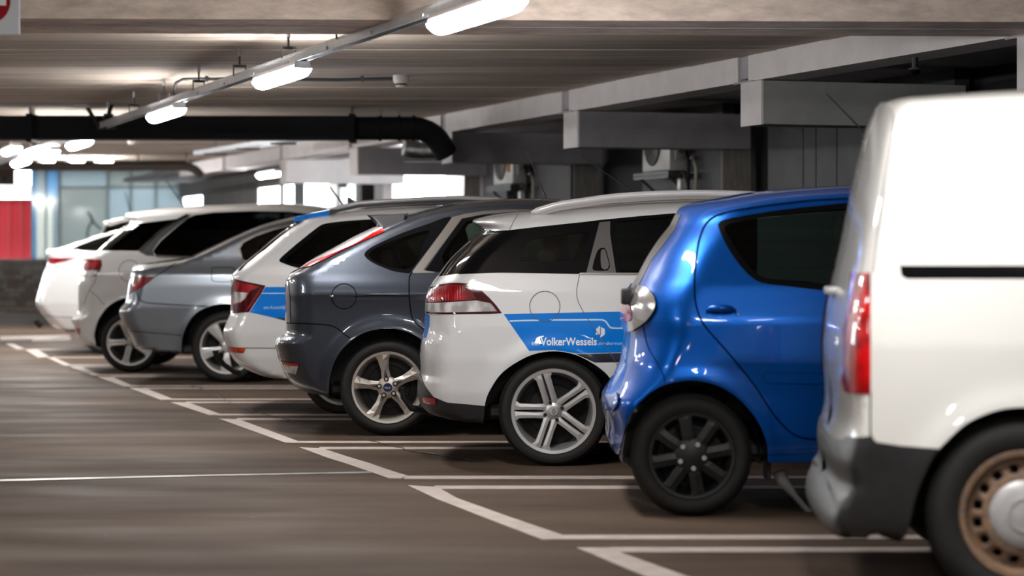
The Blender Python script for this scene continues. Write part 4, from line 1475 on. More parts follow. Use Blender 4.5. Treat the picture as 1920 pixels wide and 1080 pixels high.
# ---------------------------------------------------------------- white panel van
def build_van():
    c = Car('panel_van', 'white panel van with rusty steel wheel at the right edge of the row', 8.15, .905,
            rear=[(1690, 1018), (1636, 1010, .9), (1578, 991, .6), (1530, 964, .1), (1517, 925, -.2), (1520, 886, -.4), (1538, 860, -.4), (1557, 846), (1551, 757), (1547, 660), (1552, 590), (1561, 538),
                  (1579.5, 456), (1600, 352), (1621, 256), (1630, 224), (1640, 200)],
            top=[(1658, 188), (1700, 182), (1800, 175), (1920, 168)],
            bottom=dict(px=[(1694, 1020), (1703, 994), (1718, 925), (1749, 854), (1772, 827), (1811, 792), (1866, 768), (1920, 762), (1975, 768), (2030, 792), (2069, 827), (2092, 854), (2122, 925), (2138, 994)], sill=.23, ar=.365),
            front=[(2.6, 1.84), (3.2, 1.80), (3.6, 1.66), (4.35, 1.13), (4.6, 1.06), (5.2, .90), (5.42, .76), (5.5, .55), (5.48, .30), (5.35, .2)],
            body_mat=M_VAN, wheel=dict(c=(1920, 967), r=.327), wbase=2.73, silw=-.3, Dr=.075, nr=2.6, Dt=.10, nt=2.6, belt=1.05, yaw=-4.0, pivot=(1.7, 8.15),
            wtab=[(.1, .9), (.3, .97), (.55, 1.0), (.9, .995), (1.15, .965), (1.7, .88), (1.9, .84)], flare=.012, topw=.3)
    c.region('bumper', [(1440, 800), (1560, 822), (1591, 817.5), (1630, 817.5), (1644, 829), (1690, 836), (1768, 842), (1768, 1040), (1440, 1040)], M_BUMPER, .004, label='black plastic rear bumper with a step')
    c.region('tail_light', [(1597, 512), (1632, 512), (1632, 600), (1632, 737), (1587, 735), (1580, 715), (1583, 620)], M_REDBRIGHT, .006, label='tall red tail light')
    c.region('lower_lamp_trim', [(1588, 741), (1630, 741), (1630, 814), (1592, 814)], M_VAN, .002)
    c.region('sliding_door_rail', [(1687, 498), (2150, 498), (2150, 523), (1700, 523), (1690, 517)], M_SEAL, -.006, label='black sliding door rail')
    c.region('front_window', [(3.35, 1.1), (4.2, 1.1), (3.75, 1.55), (3.35, 1.62)], M_PRIV, .001, world=True)
    c.gap([(1688, 181), (1676, 240), (1660, 330), (1648, 420), (1638, 512)], .004, m=mat('van_seam', (.30, .29, .28), .6))
    c.gap([(1687, 497), (1690, 430), (1697, 372), (1712, 338), (1740, 305), (1790, 270), (1850, 246), (1920, 236), (2000, 232)], .006, m=MATS.get('van_crease') or mat('van_crease', (.62, .61, .58), .4), name='panel_crease')
    c.gap([(1632, 737), (1632, 815), (1640, 829)], .006)
    c.gap([(3.28, .3), (3.28, 1.7)], .008, world=True)
    c.windscreen(1.2)
    c.build()
    c.inner(False, liner=.03)
    c.solid('seat', MB().rbox(3.3, 3.9, c.Yc - .65, c.Yc + .65, .55, .8, .05).rbox(3.2, 3.42, c.Yc - .65, c.Yc + .65, .7, 1.3, .06), M_SEAT, 50)
    c.solid('door_handle', MB().rbox(c.x0 + .055, c.x0 + .12, c.Yc - .02, c.Yc + .12, 1.055, 1.085, .008), M_CAPGREY, 50)
    c.wheels(wheel_rusty_steel, .195)
    for sd in (-1, 1):
        c.solid('door_mirror', MB().rbox(4.05, 4.2, c.Yc + sd * 1.0 - .1, c.Yc + sd * 1.0 + .1, 1.08, 1.30, .05), M_PLASTIC, 50)


# ---------------------------------------------------------------- blue hatchback
def build_blue():
    c = Car('hatchback_car', 'small bright blue hatchback with black wheel covers beside the white van', 11.06, .81,
            rear=[(1162, 866, .9), (1154, 858, .8), (1147, 835, .7), (1144, 805, .5), (1137, 765), (1134, 742), (1139, 728), (1150, 704), (1163, 676), (1169, 650), (1172, 622), (1170, 597), (1172, 560), (1194, 520),
                  (1213, 484), (1235, 450), (1257, 422), (1266, 404)],
            top=[(1276, 389), (1300, 380), (1352, 370), (1400, 361), (1452, 355), (1520, 350), (1600, 346), (1700, 346)],
            bottom=dict(px=[(1163, 866), (1166, 835), (1175.6, 789), (1192, 761), (1217, 736), (1245, 721), (1287, 712), (1328, 717), (1356, 728), (1384, 747), (1412, 778), (1428, 806), (1437, 835), (1440, 876)], sill=.225, ar=.345),
            front=[(2.2, 1.535), (2.6, 1.49), (3.25, 1.03), (3.4, .97), (3.68, .84), (3.8, .68), (3.85, .45), (3.82, .28), (3.7, .2)],
            cell=.025, body_mat=M_BLUE, wheel=dict(c=(1297, 856), r=.280), wbase=2.34, silw=0.0, Dr=[(0, .09), (.45, .10), (.62, .20), (.85, .30), (3, .30)], nr=2.4, Dt=.09, belt=.98, flare=.022,
            wtab=[(.1, .9), (.25, .96), (.36, .98), (.55, .985), (.72, 1.0), (.9, .985), (1.0, .95), (1.06, .93), (1.45, .74), (1.65, .66)])
    # door with its handle scoop and rubbing strip
    c.region('window_seal', [(1346, 420), (1360, 411), (1452, 395), (1530, 386), (1591, 380), (1700, 372), (1790, 368), (1860, 470), (1885, 545), (1750, 549), (1566, 546), (1478, 537), (1427, 530), (1402, 514), (1377, 484), (1357, 450)], M_SEAL, -.001, True, label='black window surround')
    c.region('window', [(1358, 427), (1372, 419), (1452, 405), (1530, 396), (1591, 391), (1700, 384), (1740, 383), (1750, 538), (1566, 534), (1482, 527), (1434, 520), (1411, 506), (1388, 478), (1368, 447)], M_GLASSD, -.003, True)
    c.region('tail_light', [(1180, 546), (1192, 536), (1212, 540), (1226, 552), (1232.5, 568), (1229, 583), (1216, 601), (1199, 614), (1180, 622), (1169, 618), (1160, 600), (1162, 565)], M_CHROMELENS, .012, True, label='bulbous clear tail light with red core')
    c.region('tail_light_core', [(1164, 572), (1180, 566), (1188, 580), (1186, 602), (1172, 612), (1162, 604)], M_RED, .016, True, label='red core of the tail light')
    c.region('rear_window', [(1180, 545), (1194, 515), (1213, 478), (1257, 418), (1270, 398), (1277, 402), (1266, 430), (1222, 487), (1203, 525), (1192, 542)], M_SCREENEDGE, .002, label='edge of the dark rear window')
    c.region('rubbing_strip', [(1430, 703), (1440, 699), (1760, 704), (1760, 722), (1445, 718), (1434, 713)], M_BLUE, .010)
    c.region('bumper_nub', [(1138, 742), (1150, 732), (1160, 738), (1162, 755), (1150, 772), (1139, 768)], M_BLUE, .012, True)
    c.gap([(1590, 372), (1500, 378), (1400, 391), (1352, 401), (1330, 413), (1317, 432), (1308, 465), (1302, 528), (1305, 572), (1320, 609), (1364, 660), (1415, 723), (1452, 779), (1484, 812), (1509, 822), (1560, 825), (1740, 830)], .008, m=M_NAVY)
    c.gap([(1206, 610), (1215, 650), (1232, 680), (1243, 700), (1247, 720)], .004, m=M_NAVY)
    c.gap([(1440, 850), (1560, 842), (1760, 842)], .012, m=M_BLUE, off=.008, name='sill_ridge')
    c.windscreen(1.08)
    c.build()
    # door handle: bowl below, bow above
    hx, hz = c.sp(1352, 583)
    y = -float(c.H([hx], [hz])[0]) + c.Yc
    bowl = MB().lathe([(.001, .010), (.05, .006), (.064, .001), (.070, -.002)], 28)
    bowl.v = [(hx + v[0], y + v[1] - .004, hz - .012 + v[2] * .5) for v in bowl.v]
    c.solid('handle_scoop', bowl, M_BLUEDARK, 50)
    pull = MB().tube([(hx - .064, y - .004, hz + .004), (hx - .04, y - .030, hz + .012), (hx, y - .036, hz + .014), (hx + .04, y - .030, hz + .010), (hx + .064, y - .004, hz + .002)], [.008, .017, .019, .016, .008], 12)
    c.solid('door_handle', pull, M_BLUE, 60)
    kx, kz = c.sp(1384, 591)
    k = MB().lathe([(0, -.005), (.008, -.004), (.010, .002)], 14)
    k.v = [(kx + v[0], y + v[1], kz + v[2]) for v in k.v]
    c.solid('key_lock', k, M_CHROME, 40)
    c.solid('tailgate_handle', MB().rbox(.522, .57, 11.5, 11.62, P(0, 571, 11.55).z, P(0, 541, 11.55).z, .010), M_PLASTIC, 50)
    a = P(1549, 175, c.Yc)
    b = Vector((a.x + .46, c.Yc, 1.52))
    c.solid('antenna', MB().tube([b, a], [.006, .003], 6), M_PLASTIC)
    c.inner(liner=.008)
    c.wheels(wheel_black_cover, .155)
    for sd in (-1, 1):
        c.solid('door_mirror', MB().rbox(2.72, 2.84, c.Yc + sd * .9 - .09, c.Yc + sd * .9 + .09, 1.0, 1.15, .045), M_BLUE, 50)
    c.solid('mud_flap', MB().rbox(P(1441, 0, c.Yn).x, P(1450, 0, c.Yn).x, c.Yn + .1, c.Yn + .24, P(0, 905, c.Yn).z, .32, .004, 1), M_PLASTIC)
    c.solid('exhaust_pipe', MB().tube([P(1462, 884, c.Yn + .2), P(1466, 900, c.Yn + .2), P(1490, 930, c.Yn + .24), P(1524, 968, c.Yn + .26)], [.034, .03, .016, .014], 10), M_CAPGREY, 50)


M_NAVY = mat('navy_gap', (0, .006, .03), .8, spec=.05)
M_SCREENEDGE = mat('rear_screen_edge', (.045, .040, .037), .35)
M_GLASSD = glass('dark_green_glass', (.13, .17, .16))
M_CHROMELENS = mat('clear_chrome_lens', (.62, .60, .60), .16, .75, coat=1.0)
M_BLUEDARK = paint('blue_scoop_paint', (0.0, 0.08, 0.40), metal=.55, rough=.35)


# ---------------------------------------------------------------- white estate with the blue livery
def build_estate():
    c = Car('estate_car', 'white estate car with silver twin-spoke wheels, blue stripe and company lettering', 13.65, .865,
            rear=[(900, 796), (845, 792, .85), (797, 781), (783, 768), (776, 750), (779, 714), (785, 700), (788, 660), (790, 634), (796, 614), (797, 589), (797.6, 556), (804, 539.6),
                  (811.5, 526.7), (820.7, 515.5), (841, 488), (863, 465.5), (887, 445), (903, 433), (899, 426), (885, 416)],
            top=[(892, 410), (928, 401), (973, 396), (1040, 390), (1100, 384), (1200, 376.5), (1320, 371), (1500, 369)],
            bottom=dict(px=[(906, 796), (908.5, 770), (910, 754), (917, 734), (937, 703), (963, 682), (999, 664), (1038, 658), (1077, 664), (1113, 682), (1139, 703), (1159, 734), (1166, 754), (1168, 775)], sill=.24, ar=.365),
            front=[(1.9, 1.515), (2.1, 1.48), (2.85, 1.02), (3.1, .97), (3.5, .84), (3.62, .68), (3.66, .45), (3.62, .28), (3.5, .2)],
            cell=.025, body_mat=M_WHITE, wheel=dict(c=(1038, 772), r=.311), wbase=2.59, silw=.1, Dr=.24, nr=2.6, Dt=.09, belt=.99, flare=.02, roofw=.74,
            crease=[])
    c.region('tailgate_glass', [(816, 520), (838, 484), (862, 460), (888, 438), (905, 428), (925, 433), (940, 436), (900, 480), (880, 512), (858, 513), (838, 516)], M_SEAL, .001, label='edge of the dark tailgate window')
    c.region('side_glass', [(862, 513), (872, 500), (905, 462), (930, 433), (955, 431.5), (1010, 425), (1100, 415.5), (1123, 412.5), (1200, 405), (1262, 400), (1420, 394), (1420, 513.5), (1096, 512.5), (1000, 511), (928, 510)], M_SEAL, 0.0, label='glossy black rear quarter')
    c.region('window', [(975, 490), (980, 470), (988, 455), (1003, 447), (1040, 441), (1074, 437), (1106, 434), (1092, 480), (1087, 489)], M_GLASS, -.002)
    c.region('door_pillar', [(1099, 512.5), (1124, 417), (1144, 415), (1144, 440), (1155, 512.5)], M_PILLAR, .002, label='grey door pillar with a hidden handle')
    c.region('handle_recess', [(1111, 505), (1114, 488), (1120, 471), (1126, 465), (1134, 465), (1139, 478), (1144, 500), (1140, 507), (1120, 508)], M_SEAL, -.006, True)
    c.region('door_handle', [(1128, 503), (1126, 486), (1127, 470), (1133, 467), (1137, 478), (1142, 498), (1139, 505), (1133, 506)], M_PILLAR, .006, True)
    c.region('window', [(1163, 510), (1153, 440), (1154, 416), (1250, 406), (1400, 398), (1400, 512), (1300, 513)], M_GLASS, -.001)
    c.region('tail_light_rim', [(799, 548), (807, 539), (824, 534), (843.7, 531), (862, 530.5), (878, 532), (892, 538), (905, 547), (918, 559), (930, 572), (941, 587), (920, 588.5), (870, 589), (800, 587)], M_DARKRED, .004, label='dark red rim of the tail light')
    c.region('tail_light', [(799, 549), (807, 542), (843.7, 534.5), (868, 536), (884, 546), (893, 561), (840, 565), (800, 566)], M_RED, .007, label='red upper lens of the tail light')
    c.region('tail_light_dark', [(872, 535.5), (890, 540), (905, 550), (920, 567), (896, 562), (886, 546)], M_DARKRED, .007)
    c.region('tail_light_clear', [(801, 568), (840, 567), (893, 563.5), (920, 569), (932, 584), (870, 585.5), (802, 584)], M_CLEAR, .007, label='clear lower lens of the tail light')
    c.region('livery_stripe', [(944.4, 589), (1030, 587), (1170, 584), (1420, 578), (1420, 658), (1160, 661), (1084, 663), (1038, 656), (992, 658)], M_STRIPE, .0004, label='blue livery stripe')
    c.region('livery_base', [(1080, 664), (1160, 662), (1420, 659), (1420, 676), (1116, 680)], M_STRIPE_DK, .0004, label='black band under the blue stripe')
    c.region('livery_rear', [(790, 591), (806, 591), (805, 612), (799, 634), (786, 637)], M_STRIPE, .0004, label='end of the blue stripe on the tailgate')
    c.region('bumper', [(760, 700), (784, 708), (797, 723.6), (812.6, 744), (838.5, 754.7), (906, 761), (925, 762), (925, 810), (760, 810)], M_BUMPER, .003, label='black lower bumper')
    c.region('reflector', [(795, 743), (818, 747), (819, 757), (796, 755)], M_REFLECT, .008, label='red reflector')
    fx, fz = c.sp(1021.5, 574.5)
    circ = [(fx + .0855 * math.cos(a), fz + .0855 * math.sin(a)) for a in np.linspace(0, 2 * math.pi, 40, endpoint=False)]
    c.gap(circ, .004, closed=True, world=True, off=.0024, m=mat('flap_gap', (.10, .10, .11), .7), name='fuel_flap_gap')
    thin = mat('flap_gap', (.10, .10, .11), .7)
    c.gap([(1087, 513.5), (1081, 547), (1085, 568), (1103, 599), (1124, 630), (1150, 672), (1166, 700)], .0035, off=.0024, m=thin)
    c.gap([(974.4, 397), (965, 412), (955, 431.5)], .0035, m=thin)
    c.gap([(1088, 513.5), (1200, 514), (1400, 514)], .012, m=M_TRIM, name='window_trim', off=.004)
    c.gap([(860, 513.5), (928, 510.8), (1000, 511.5), (1086, 513)], .005, m=M_SEAL, name='window_trim', off=.002)
    c.gap([(955.6, 602), (985, 601), (1011, 600.7)], .0085, m=M_PRINT2, name='livery_line', off=.0016)
    c.gap([(1031, 600), (1080, 599.7), (1127, 599.6), (1134, 601.5), (1139, 607), (1145, 614.5), (1168, 615.5), (1300, 614)], .0085, m=M_PRINT2, name='livery_line', off=.0016)
    c.windscreen(1.1)
    c.build()
    c.text('VolkerWessels', 1013.5, 633, 1119, 648, M_PRINT, .022)
    c.text('een', 997, 641.5, 1011.5, 647.5, M_PRINT2)
    c.text('onderneming', 1123, 640.5, 1187, 648.5, M_PRINT2)
    # hexagonal emblem of two leaning bars
    q = [[(1117.5, 617), (1125, 610.5), (1125, 626.5), (1117.5, 628)], [(1126.6, 613), (1134, 617), (1134, 627), (1125.5, 633.5), (1125.5, 629), (1126.6, 628)]]
    for poly in q:
        w = np.array(c.pts(poly))
        p, N = c.lift(w[:, 0], w[:, 1], .0024)
        mesh_obj('emblem', p, [tuple(range(len(p)))[::-1]], M_PRINT, c.root)
    # roof rails
    for sd in (-1, 1):
        y = c.Yc + sd * c.hw * .66
        px = [(996, 399), (1018, 392), (1046, 384), (1098, 376), (1150, 369), (1225, 364), (1318, 362), (1420, 365), (1480, 372)]
        pt = [P(a, b, c.Yc - c.hw * .66) for a, b in px]
        pt = [(p.x, y, p.z) for p in pt]
        xz = spline([(q[0], q[2]) for q in pt], .04)
        c.solid('roof_rail', MB().tube([(a, y, b) for a, b in xz], [.008] + [.019] * (len(xz) - 2) + [.008], 12), M_CHROME_W, 60)
        n = len(xz)
        vs = [(a, y + e, b - k) for a, b in xz for e, k in ((-.012, .036), (-.012, .005), (.012, .005), (.012, .036))]
        fs = [(4 * i + k, 4 * i + 4 + k, 4 * i + 5 + k, 4 * i + 1 + k) for i in range(n - 1) for k in range(3)]
        c.solid('rail_foot', MB().add(vs, fs), M_TRIM)
    a, b = P(1091, 293, c.Yc), P(1195, 366, c.Yc)
    c.solid('antenna', MB().tube([b, a], [.005, .0025], 6), M_PLASTIC)
    # rear wiper arm root and tow eye cover seen low under the bumper
    c.solid('tow_bar', MB().tube([P(800, 770, c.Yc), P(772, 765, c.Yc), P(757, 745, c.Yc), P(755, 726, c.Yc)], [.022, .022, .02, .018], 10), M_DARKMETAL, 60)
    c.inner()
    c.wheels(lambda p, R, t: wheel_twin_spoke(p, R, t, nl=4), .20)
    for sd in (-1, 1):
        c.solid('door_mirror', MB().rbox(2.05, 2.2, c.Yc + sd * .96 - .1, c.Yc + sd * .96 + .1, .98, 1.14, .05), M_WHITE, 50)


M_CHROME_W = mat('satin_white_rail', (.85, .83, .86), .25, .1, coat=.6)


# ---------------------------------------------------------------- slate grey hatchback
def build_grey():
    c = Car('hatchback_car', 'slate grey hatchback with long slanted rear lamp and five-spoke wheels', 15.9, .915,
            rear=[(612, 746), (565, 741), (545, 734), (532, 725), (521, 711), (515, 697), (512, 677), (511.5, 669), (513.5, 664), (513.5, 644), (516, 634), (529, 626.5), (536, 619), (535.5, 596), (535.5, 560), (535, 540), (535.5, 520), (541, 511),
                  (559, 501.5), (576, 489), (620, 465), (657, 444.5), (690, 429), (714, 419), (730, 412), (745, 406)],
            top=[(760, 401.5), (781, 396), (814, 388), (861, 379), (905, 375), (940, 373), (1000, 371.5), (1060, 373), (1120, 377), (1180, 384)],
            bottom=dict(px=[(616, 746), (617.5, 728), (619, 710), (626, 683), (639, 659), (657, 641), (680, 625), (703, 618), (728, 615.5), (751, 618), (774, 626), (796, 641), (814, 659), (828, 683), (835, 710), (837, 730)], sill=.25, ar=.385),
            front=[(1.05, 1.53), (1.75, 1.05), (2.0, .99), (2.45, .86), (2.62, .70), (2.68, .46), (2.64, .28), (2.5, .2)],
            cell=.025, body_mat=M_GREY, wheel=dict(c=(726.7, 727), r=.318), wbase=2.64, silw=.2, Dr=.27, nr=2.4, Dt=.08, belt=1.04, flare=.03, roofw=.72,
            wtab=[(.1, .9), (.27, .955), (.5, .975), (.62, .98), (.8, .985), (.93, .99), (1.0, .97), (1.06, .94), (1.5, .74), (1.7, .66)])
    a, b = c.sp(560, 553), c.sp(860, 556)
    c.crease = [(a[0], a[1], 2.2, b[1], .010, .05)]
    c.region('window_seal', [(683, 478), (690, 468), (709, 457), (750, 438.5), (796, 422), (846, 407.5), (812, 455), (772, 508), (768, 512.5), (738.5, 508.5), (712.6, 499), (694, 489.5)], M_SEAL, 0.0, True, label='black surround of the quarter window')
    c.region('window', [(691.5, 479), (697, 470), (713, 461), (752, 446), (804, 432), (796, 453), (783, 488), (774, 499), (757, 504.5), (724, 498), (700, 488)], M_GLASSL, -.002, True)
    c.region('door_frame', [(774, 508.5), (813, 456), (848, 407), (872, 401), (905, 396), (946, 393), (1010, 392.5), (1050, 396), (1050, 400), (1010, 397), (946, 398.5), (905, 402), (866, 409.5), (830, 458), (794, 506), (815, 508), (815, 511.5), (774, 512)], M_TRIM, .001, label='brushed door frame')
    c.region('window_seal', [(797, 507.5), (831, 459), (866, 410.5), (905, 403), (946, 399.5), (1010, 398), (1046, 401), (1062, 430), (1070, 511), (817, 510)], M_SEAL, 0.0, label='black surround of the door window')
    c.region('window', [(833, 505), (829, 480), (840, 458), (872, 416), (905, 408), (946, 404.5), (1010, 403), (1040, 405), (1052, 430), (1058, 506)], M_GLASS, -.002)
    c.region('tail_light_strip', [(559, 504), (582, 499.5), (612, 485), (640, 470.5), (676, 454), (722, 434), (716, 425), (690, 426), (657, 442), (620, 462), (576, 485), (556, 500)], M_WHITELENS, .004, label='long white rear lamp along the hatch')
    c.region('tail_light_edge', [(559, 504.5), (582, 500), (612, 485.8), (640, 471.3), (676, 455), (722, 434.8), (718, 428.5), (700, 437.5), (676, 452.5), (660, 461), (640, 469.5), (612, 481), (582, 492.5), (562, 500)], M_REDBRIGHT, .006, label='red lower edge of the slanted rear lamp')
    c.region('reflector', [(517.5, 679.5), (561, 681.5), (556, 702), (527, 699)], M_CLEAR, .004, label='clear bumper lamp')
    c.region('reflector_edge', [(517.5, 679.5), (561, 681.5), (560, 687), (524, 685.5), (531, 699.5), (527, 699)], M_REFLECT, .005, label='red edge of the bumper lamp')
    fx, fz = c.sp(645, 555.5)
    circ = [(fx + .082 * math.cos(t), fz + .082 * math.sin(t)) for t in np.linspace(0, 2 * math.pi, 40, endpoint=False)]
    c.gap(circ, .0055, closed=True, world=True, name='fuel_flap_gap')
    c.gap([(773, 509), (768, 518), (767, 540), (769, 575), (774, 598), (788, 613), (802, 622)], .008)
    c.gap([(537, 605.5), (560, 606), (590, 607.5), (624, 611.5), (646, 627), (657, 634.5)], .007)
    c.gap([(663, 556), (700, 554.5), (766, 555)], .005)
    c.gap([(545, 512), (544, 560), (545, 606)], .005)
    c.windscreen(1.12)
    c.build()
    ys = .60
    q = [P(x, z, c.Yc - ys) for x, z in ((697, 405), (735, 403.5), (760, 402), (761, 408), (754, 419), (740, 427), (724, 433.5))]
    sb = MB()
    n = len(q)
    prof = [(-1.0, .06, .0), (-.985, .0, .0), (-.55, -.05, .012), (0, -.07, .018), (.55, -.05, .012), (.985, .0, .0), (1.0, .06, .0)]
    cx, cz = sum(v.x for v in q) / n, sum(v.z for v in q) / n
    vs = []
    for t, k, up in prof:
        for v in q:
            kk = max(k, 0)
            vs.append((v.x + (cx - v.x) * kk * 2 + (min(k, 0) if v is q[0] or v is q[-1] else 0), c.Yc + t * (ys + .012), v.z + (cz - v.z) * kk * 2 + up))
    fs = [tuple(range(n))[::-1], tuple(range((len(prof) - 1) * n, len(prof) * n))]
    for i in range(len(prof) - 1):
        for k in range(n):
            fs.append((i * n + k, i * n + (k + 1) % n, i * n + n + (k + 1) % n, i * n + n + k))
    sb.add(vs, fs)
    c.solid('roof_spoiler', sb, M_GREYSP, 35)
    knob = MB().lathe([(0, -.012), (.012, -.010), (.017, 0)], 16)
    kx, kz = c.sp(622, 555.5)
    y = c.Yc - float(c.H([kx], [kz])[0])
    knob.v = [(kx + v[0], y + v[1], kz + v[2] * .7) for v in knob.v]
    c.solid('flap_catch', knob, M_CHROME, 50)
    a, b = P(989, 286, c.Yc), P(1029, 384, c.Yc)
    c.solid('antenna', MB().tube([b, a], [.006, .003], 6), M_PLASTIC)
    c.inner()
    c.wheels(wheel_five_star, .205)
    for sd in (-1, 1):
        c.solid('door_mirror', MB().rbox(1.05, 1.2, c.Yc + sd * 1.0 - .1, c.Yc + sd * 1.0 + .1, 1.02, 1.18, .05), M_GREY, 50)


M_GLASSL = glass('clear_side_glass', (.62, .66, .62))
M_GREYSP = paint('grey_spoiler_paint', (0.11, 0.105, 0.115), metal=.5, rough=.35)


# ---------------------------------------------------------------- white estate with blue film, further back
def build_skoda():
    c = Car('estate_car', 'white estate car with blue film, angular red lamp and no visible lettering but one line', 18.0, .865,
            rear=[(522, 713), (483, 708), (456, 699), (433, 686), (421, 672), (418, 660), (417.5, 633), (419, 618), (426, 601), (433, 585), (434, 560), (433, 532), (433, 516), (437, 508), (446, 500),
                  (465, 483), (487, 465), (509, 446), (530, 430), (548, 420), (551, 416), (546, 412)],
            top=[(553, 407), (600, 401), (650, 395), (720, 389), (800, 386), (900, 385), (980, 387)],
            bottom=dict(px=[(524, 713), (556, 716), (560, 700), (566, 682), (577, 662), (593, 646), (615, 635), (642, 631), (669, 635), (691, 646), (707, 662), (718, 682), (724, 700), (727, 716)], sill=.25, ar=.355),
            front=[(.45, 1.52), (1.2, 1.05), (1.45, .98), (1.85, .85), (1.97, .7), (2.02, .46), (1.98, .28), (1.85, .2)],
            body_mat=M_WHITE, wheel=dict(c=(642, 700), r=.306), wbase=2.47, silw=.3, Dr=.24, nr=2.6, Dt=.08, belt=1.04, flare=.015, roofw=.72)
    c.root['label'] = 'white estate car with angular red lamp and blue film, left of the slate grey hatchback'
    c.region('tailgate_glass', [(446, 508), (450, 494), (487, 462), (530, 428), (548, 418), (553, 423), (530, 440), (509, 458), (487, 477), (465, 492), (451, 507)], M_SEAL, .001, label='edge of the dark tailgate window')
    c.region('window_seal', [(523, 488), (540, 471), (570, 446), (600, 423), (613, 418.5), (650, 414), (697, 411), (760, 407), (860, 403), (860, 508), (600, 505), (557, 502), (532, 494)], M_SEAL, 0.0, True, label='black window surround')
    c.region('window', [(534, 489), (552, 472), (580, 450), (605, 430), (617, 425), (650, 420.5), (676, 418.5), (664, 460), (640, 497), (575, 496), (552, 494)], M_GLASS, -.002, True)
    c.region('window', [(694, 417.5), (760, 412), (850, 409), (850, 500), (660, 499)], M_GLASS, -.002)
    c.region('tail_light_rim', [(441, 523), (470, 530), (498, 535.5), (490, 550), (467, 585), (432, 587), (434, 560), (434, 540)], M_DARKRED, .004, label='dark rim of the angular tail light')
    c.region('tail_light', [(441, 527), (468, 533), (488, 538), (470, 546), (462, 561), (452, 570), (440, 572), (440, 584), (461, 583), (484, 547), (489, 540), (492, 538), (486, 550), (463, 583), (434, 585), (436, 556), (440, 545)], M_RED, .007, label='red part of the angular tail light')
    c.region('tail_light_clear', [(440, 547), (466, 549), (460, 560), (452, 567), (439, 569)], M_CLEAR, .007, label='clear insert of the tail light')
    c.region('livery_stripe', [(498, 538), (530, 538), (640, 537), (760, 536), (760, 602), (640, 612), (556, 606), (518, 597), (468, 585.5), (480, 567)], M_STRIPE, .0004, label='blue livery film')
    c.region('livery_base', [(512, 595.5), (556, 597), (760, 598), (760, 606), (556, 607)], M_STRIPE_DK, .001, label='dark band under the blue film')
    c.region('reflector', [(424, 652), (461, 652), (457, 662), (426, 661)], M_ORANGE, .004, label='orange-red bumper reflector')
    c.gap([(490, 550), (530, 550), (640, 549), (740, 548)], .006, m=M_PRINT2, name='livery_line', off=.0016)
    c.gap([(425, 652), (470, 652.5), (520, 653), (560, 654)], .005)
    c.gap([(578, 409), (565, 416), (553, 424)], .005)
    c.gap([(672, 503), (668, 540), (678, 590), (700, 640)], .006)
    c.windscreen(1.12)
    c.build()
    c.text('een Koninklijke', 494.5, 573.5, 540, 581, M_PRINT2)
    # blue film on the spoiler top
    a, b = P(553, 404, c.Yc - c.hw * .62), P(616, 393, c.Yc - c.hw * .62)
    mb = MB()
    n = 10
    vs, fs = [], []
    for i in range(n + 1):
        t = i / n
        y = c.Yc - c.hw * .62 + t * c.hw * 1.24
        bulge = .03 * (1 - (2 * t - 1)**2)
        vs += [(a.x, y, a.z - .012 + bulge * .5), (b.x, y, b.z - .004 + bulge * .5), (a.x - .012, y, a.z - .05), (b.x, y, b.z - .05)]
    for i in range(n):
        k = 4 * i
        fs += [(k, k + 1, k + 5, k + 4), (k, k + 4, k + 6, k + 2), (k + 1, k + 3, k + 7, k + 5)]
    fs += [(0, 2, 3, 1), (4 * n, 4 * n + 1, 4 * n + 3, 4 * n + 2)]
    mb.add(vs, fs)
    c.solid('roof_spoiler', mb, M_STRIPE, 40)
    c.root.children[-1]['label'] = 'blue roof spoiler'
    for sd in (-1, 1):
        y = c.Yc + sd * c.hw * .64
        px = [(618, 394), (640, 388), (672, 381), (731, 376.5), (805, 372.5), (861, 371), (930, 373), (975, 382)]
        pt = [P(p, q, c.Yc - c.hw * .64) for p, q in px]
        c.solid('roof_rail', MB().tube([(p.x, y, p.z) for p in pt], [.008] + [.017] * 6 + [.008], 10), mat('grey_rail', (.46, .45, .46), .3, .2), 60)
        pb = MB()
        for (p, q), (r, t) in zip(px[:-1], px[1:]):
            u, v = P(p, q, c.Yc - c.hw * .64), P(r, t, c.Yc - c.hw * .64)
            pb.add([(u.x, y - .01, u.z - .034), (v.x, y - .01, v.z - .034), (v.x, y - .01, v.z), (u.x, y - .01, u.z), (u.x, y + .01, u.z - .034), (v.x, y + .01, v.z - .034), (v.x, y + .01, v.z), (u.x, y + .01, u.z)],
                   [(0, 1, 2, 3), (7, 6, 5, 4)])
        c.solid('rail_foot', pb, M_PLASTIC)
    a, b = P(617, 348, c.Yc), P(648, 391, c.Yc)
    c.solid('antenna', MB().tube([b, a], [.008, .004], 6), M_PLASTIC)
    q = P(659, 381, c.Yc)
    fin = MB().prism([(-.03, 0), (.05, 0), (.035, .03), (-.01, .06), (-.03, .065)], -.012, .012, 'y')
    fin.v = [(v[0] + q.x, v[1] + c.Yc, v[2] + q.z - .02) for v in fin.v]
    c.solid('shark_fin_antenna', fin, M_PLASTIC)
    c.solid('tow_bar', MB().tube([P(452, 700, c.Yc), P(440, 697, c.Yc), P(420, 684, c.Yc), P(405, 665, c.Yc), P(404, 657, c.Yc)], [.022, .022, .02, .02, .026], 10), M_DARKMETAL, 60)
    c.inner()
    c.wheels(lambda p, R, t: wheel_twin_spoke(p, R, t, M_ALLOY, .03, .02, 72, False), .2)


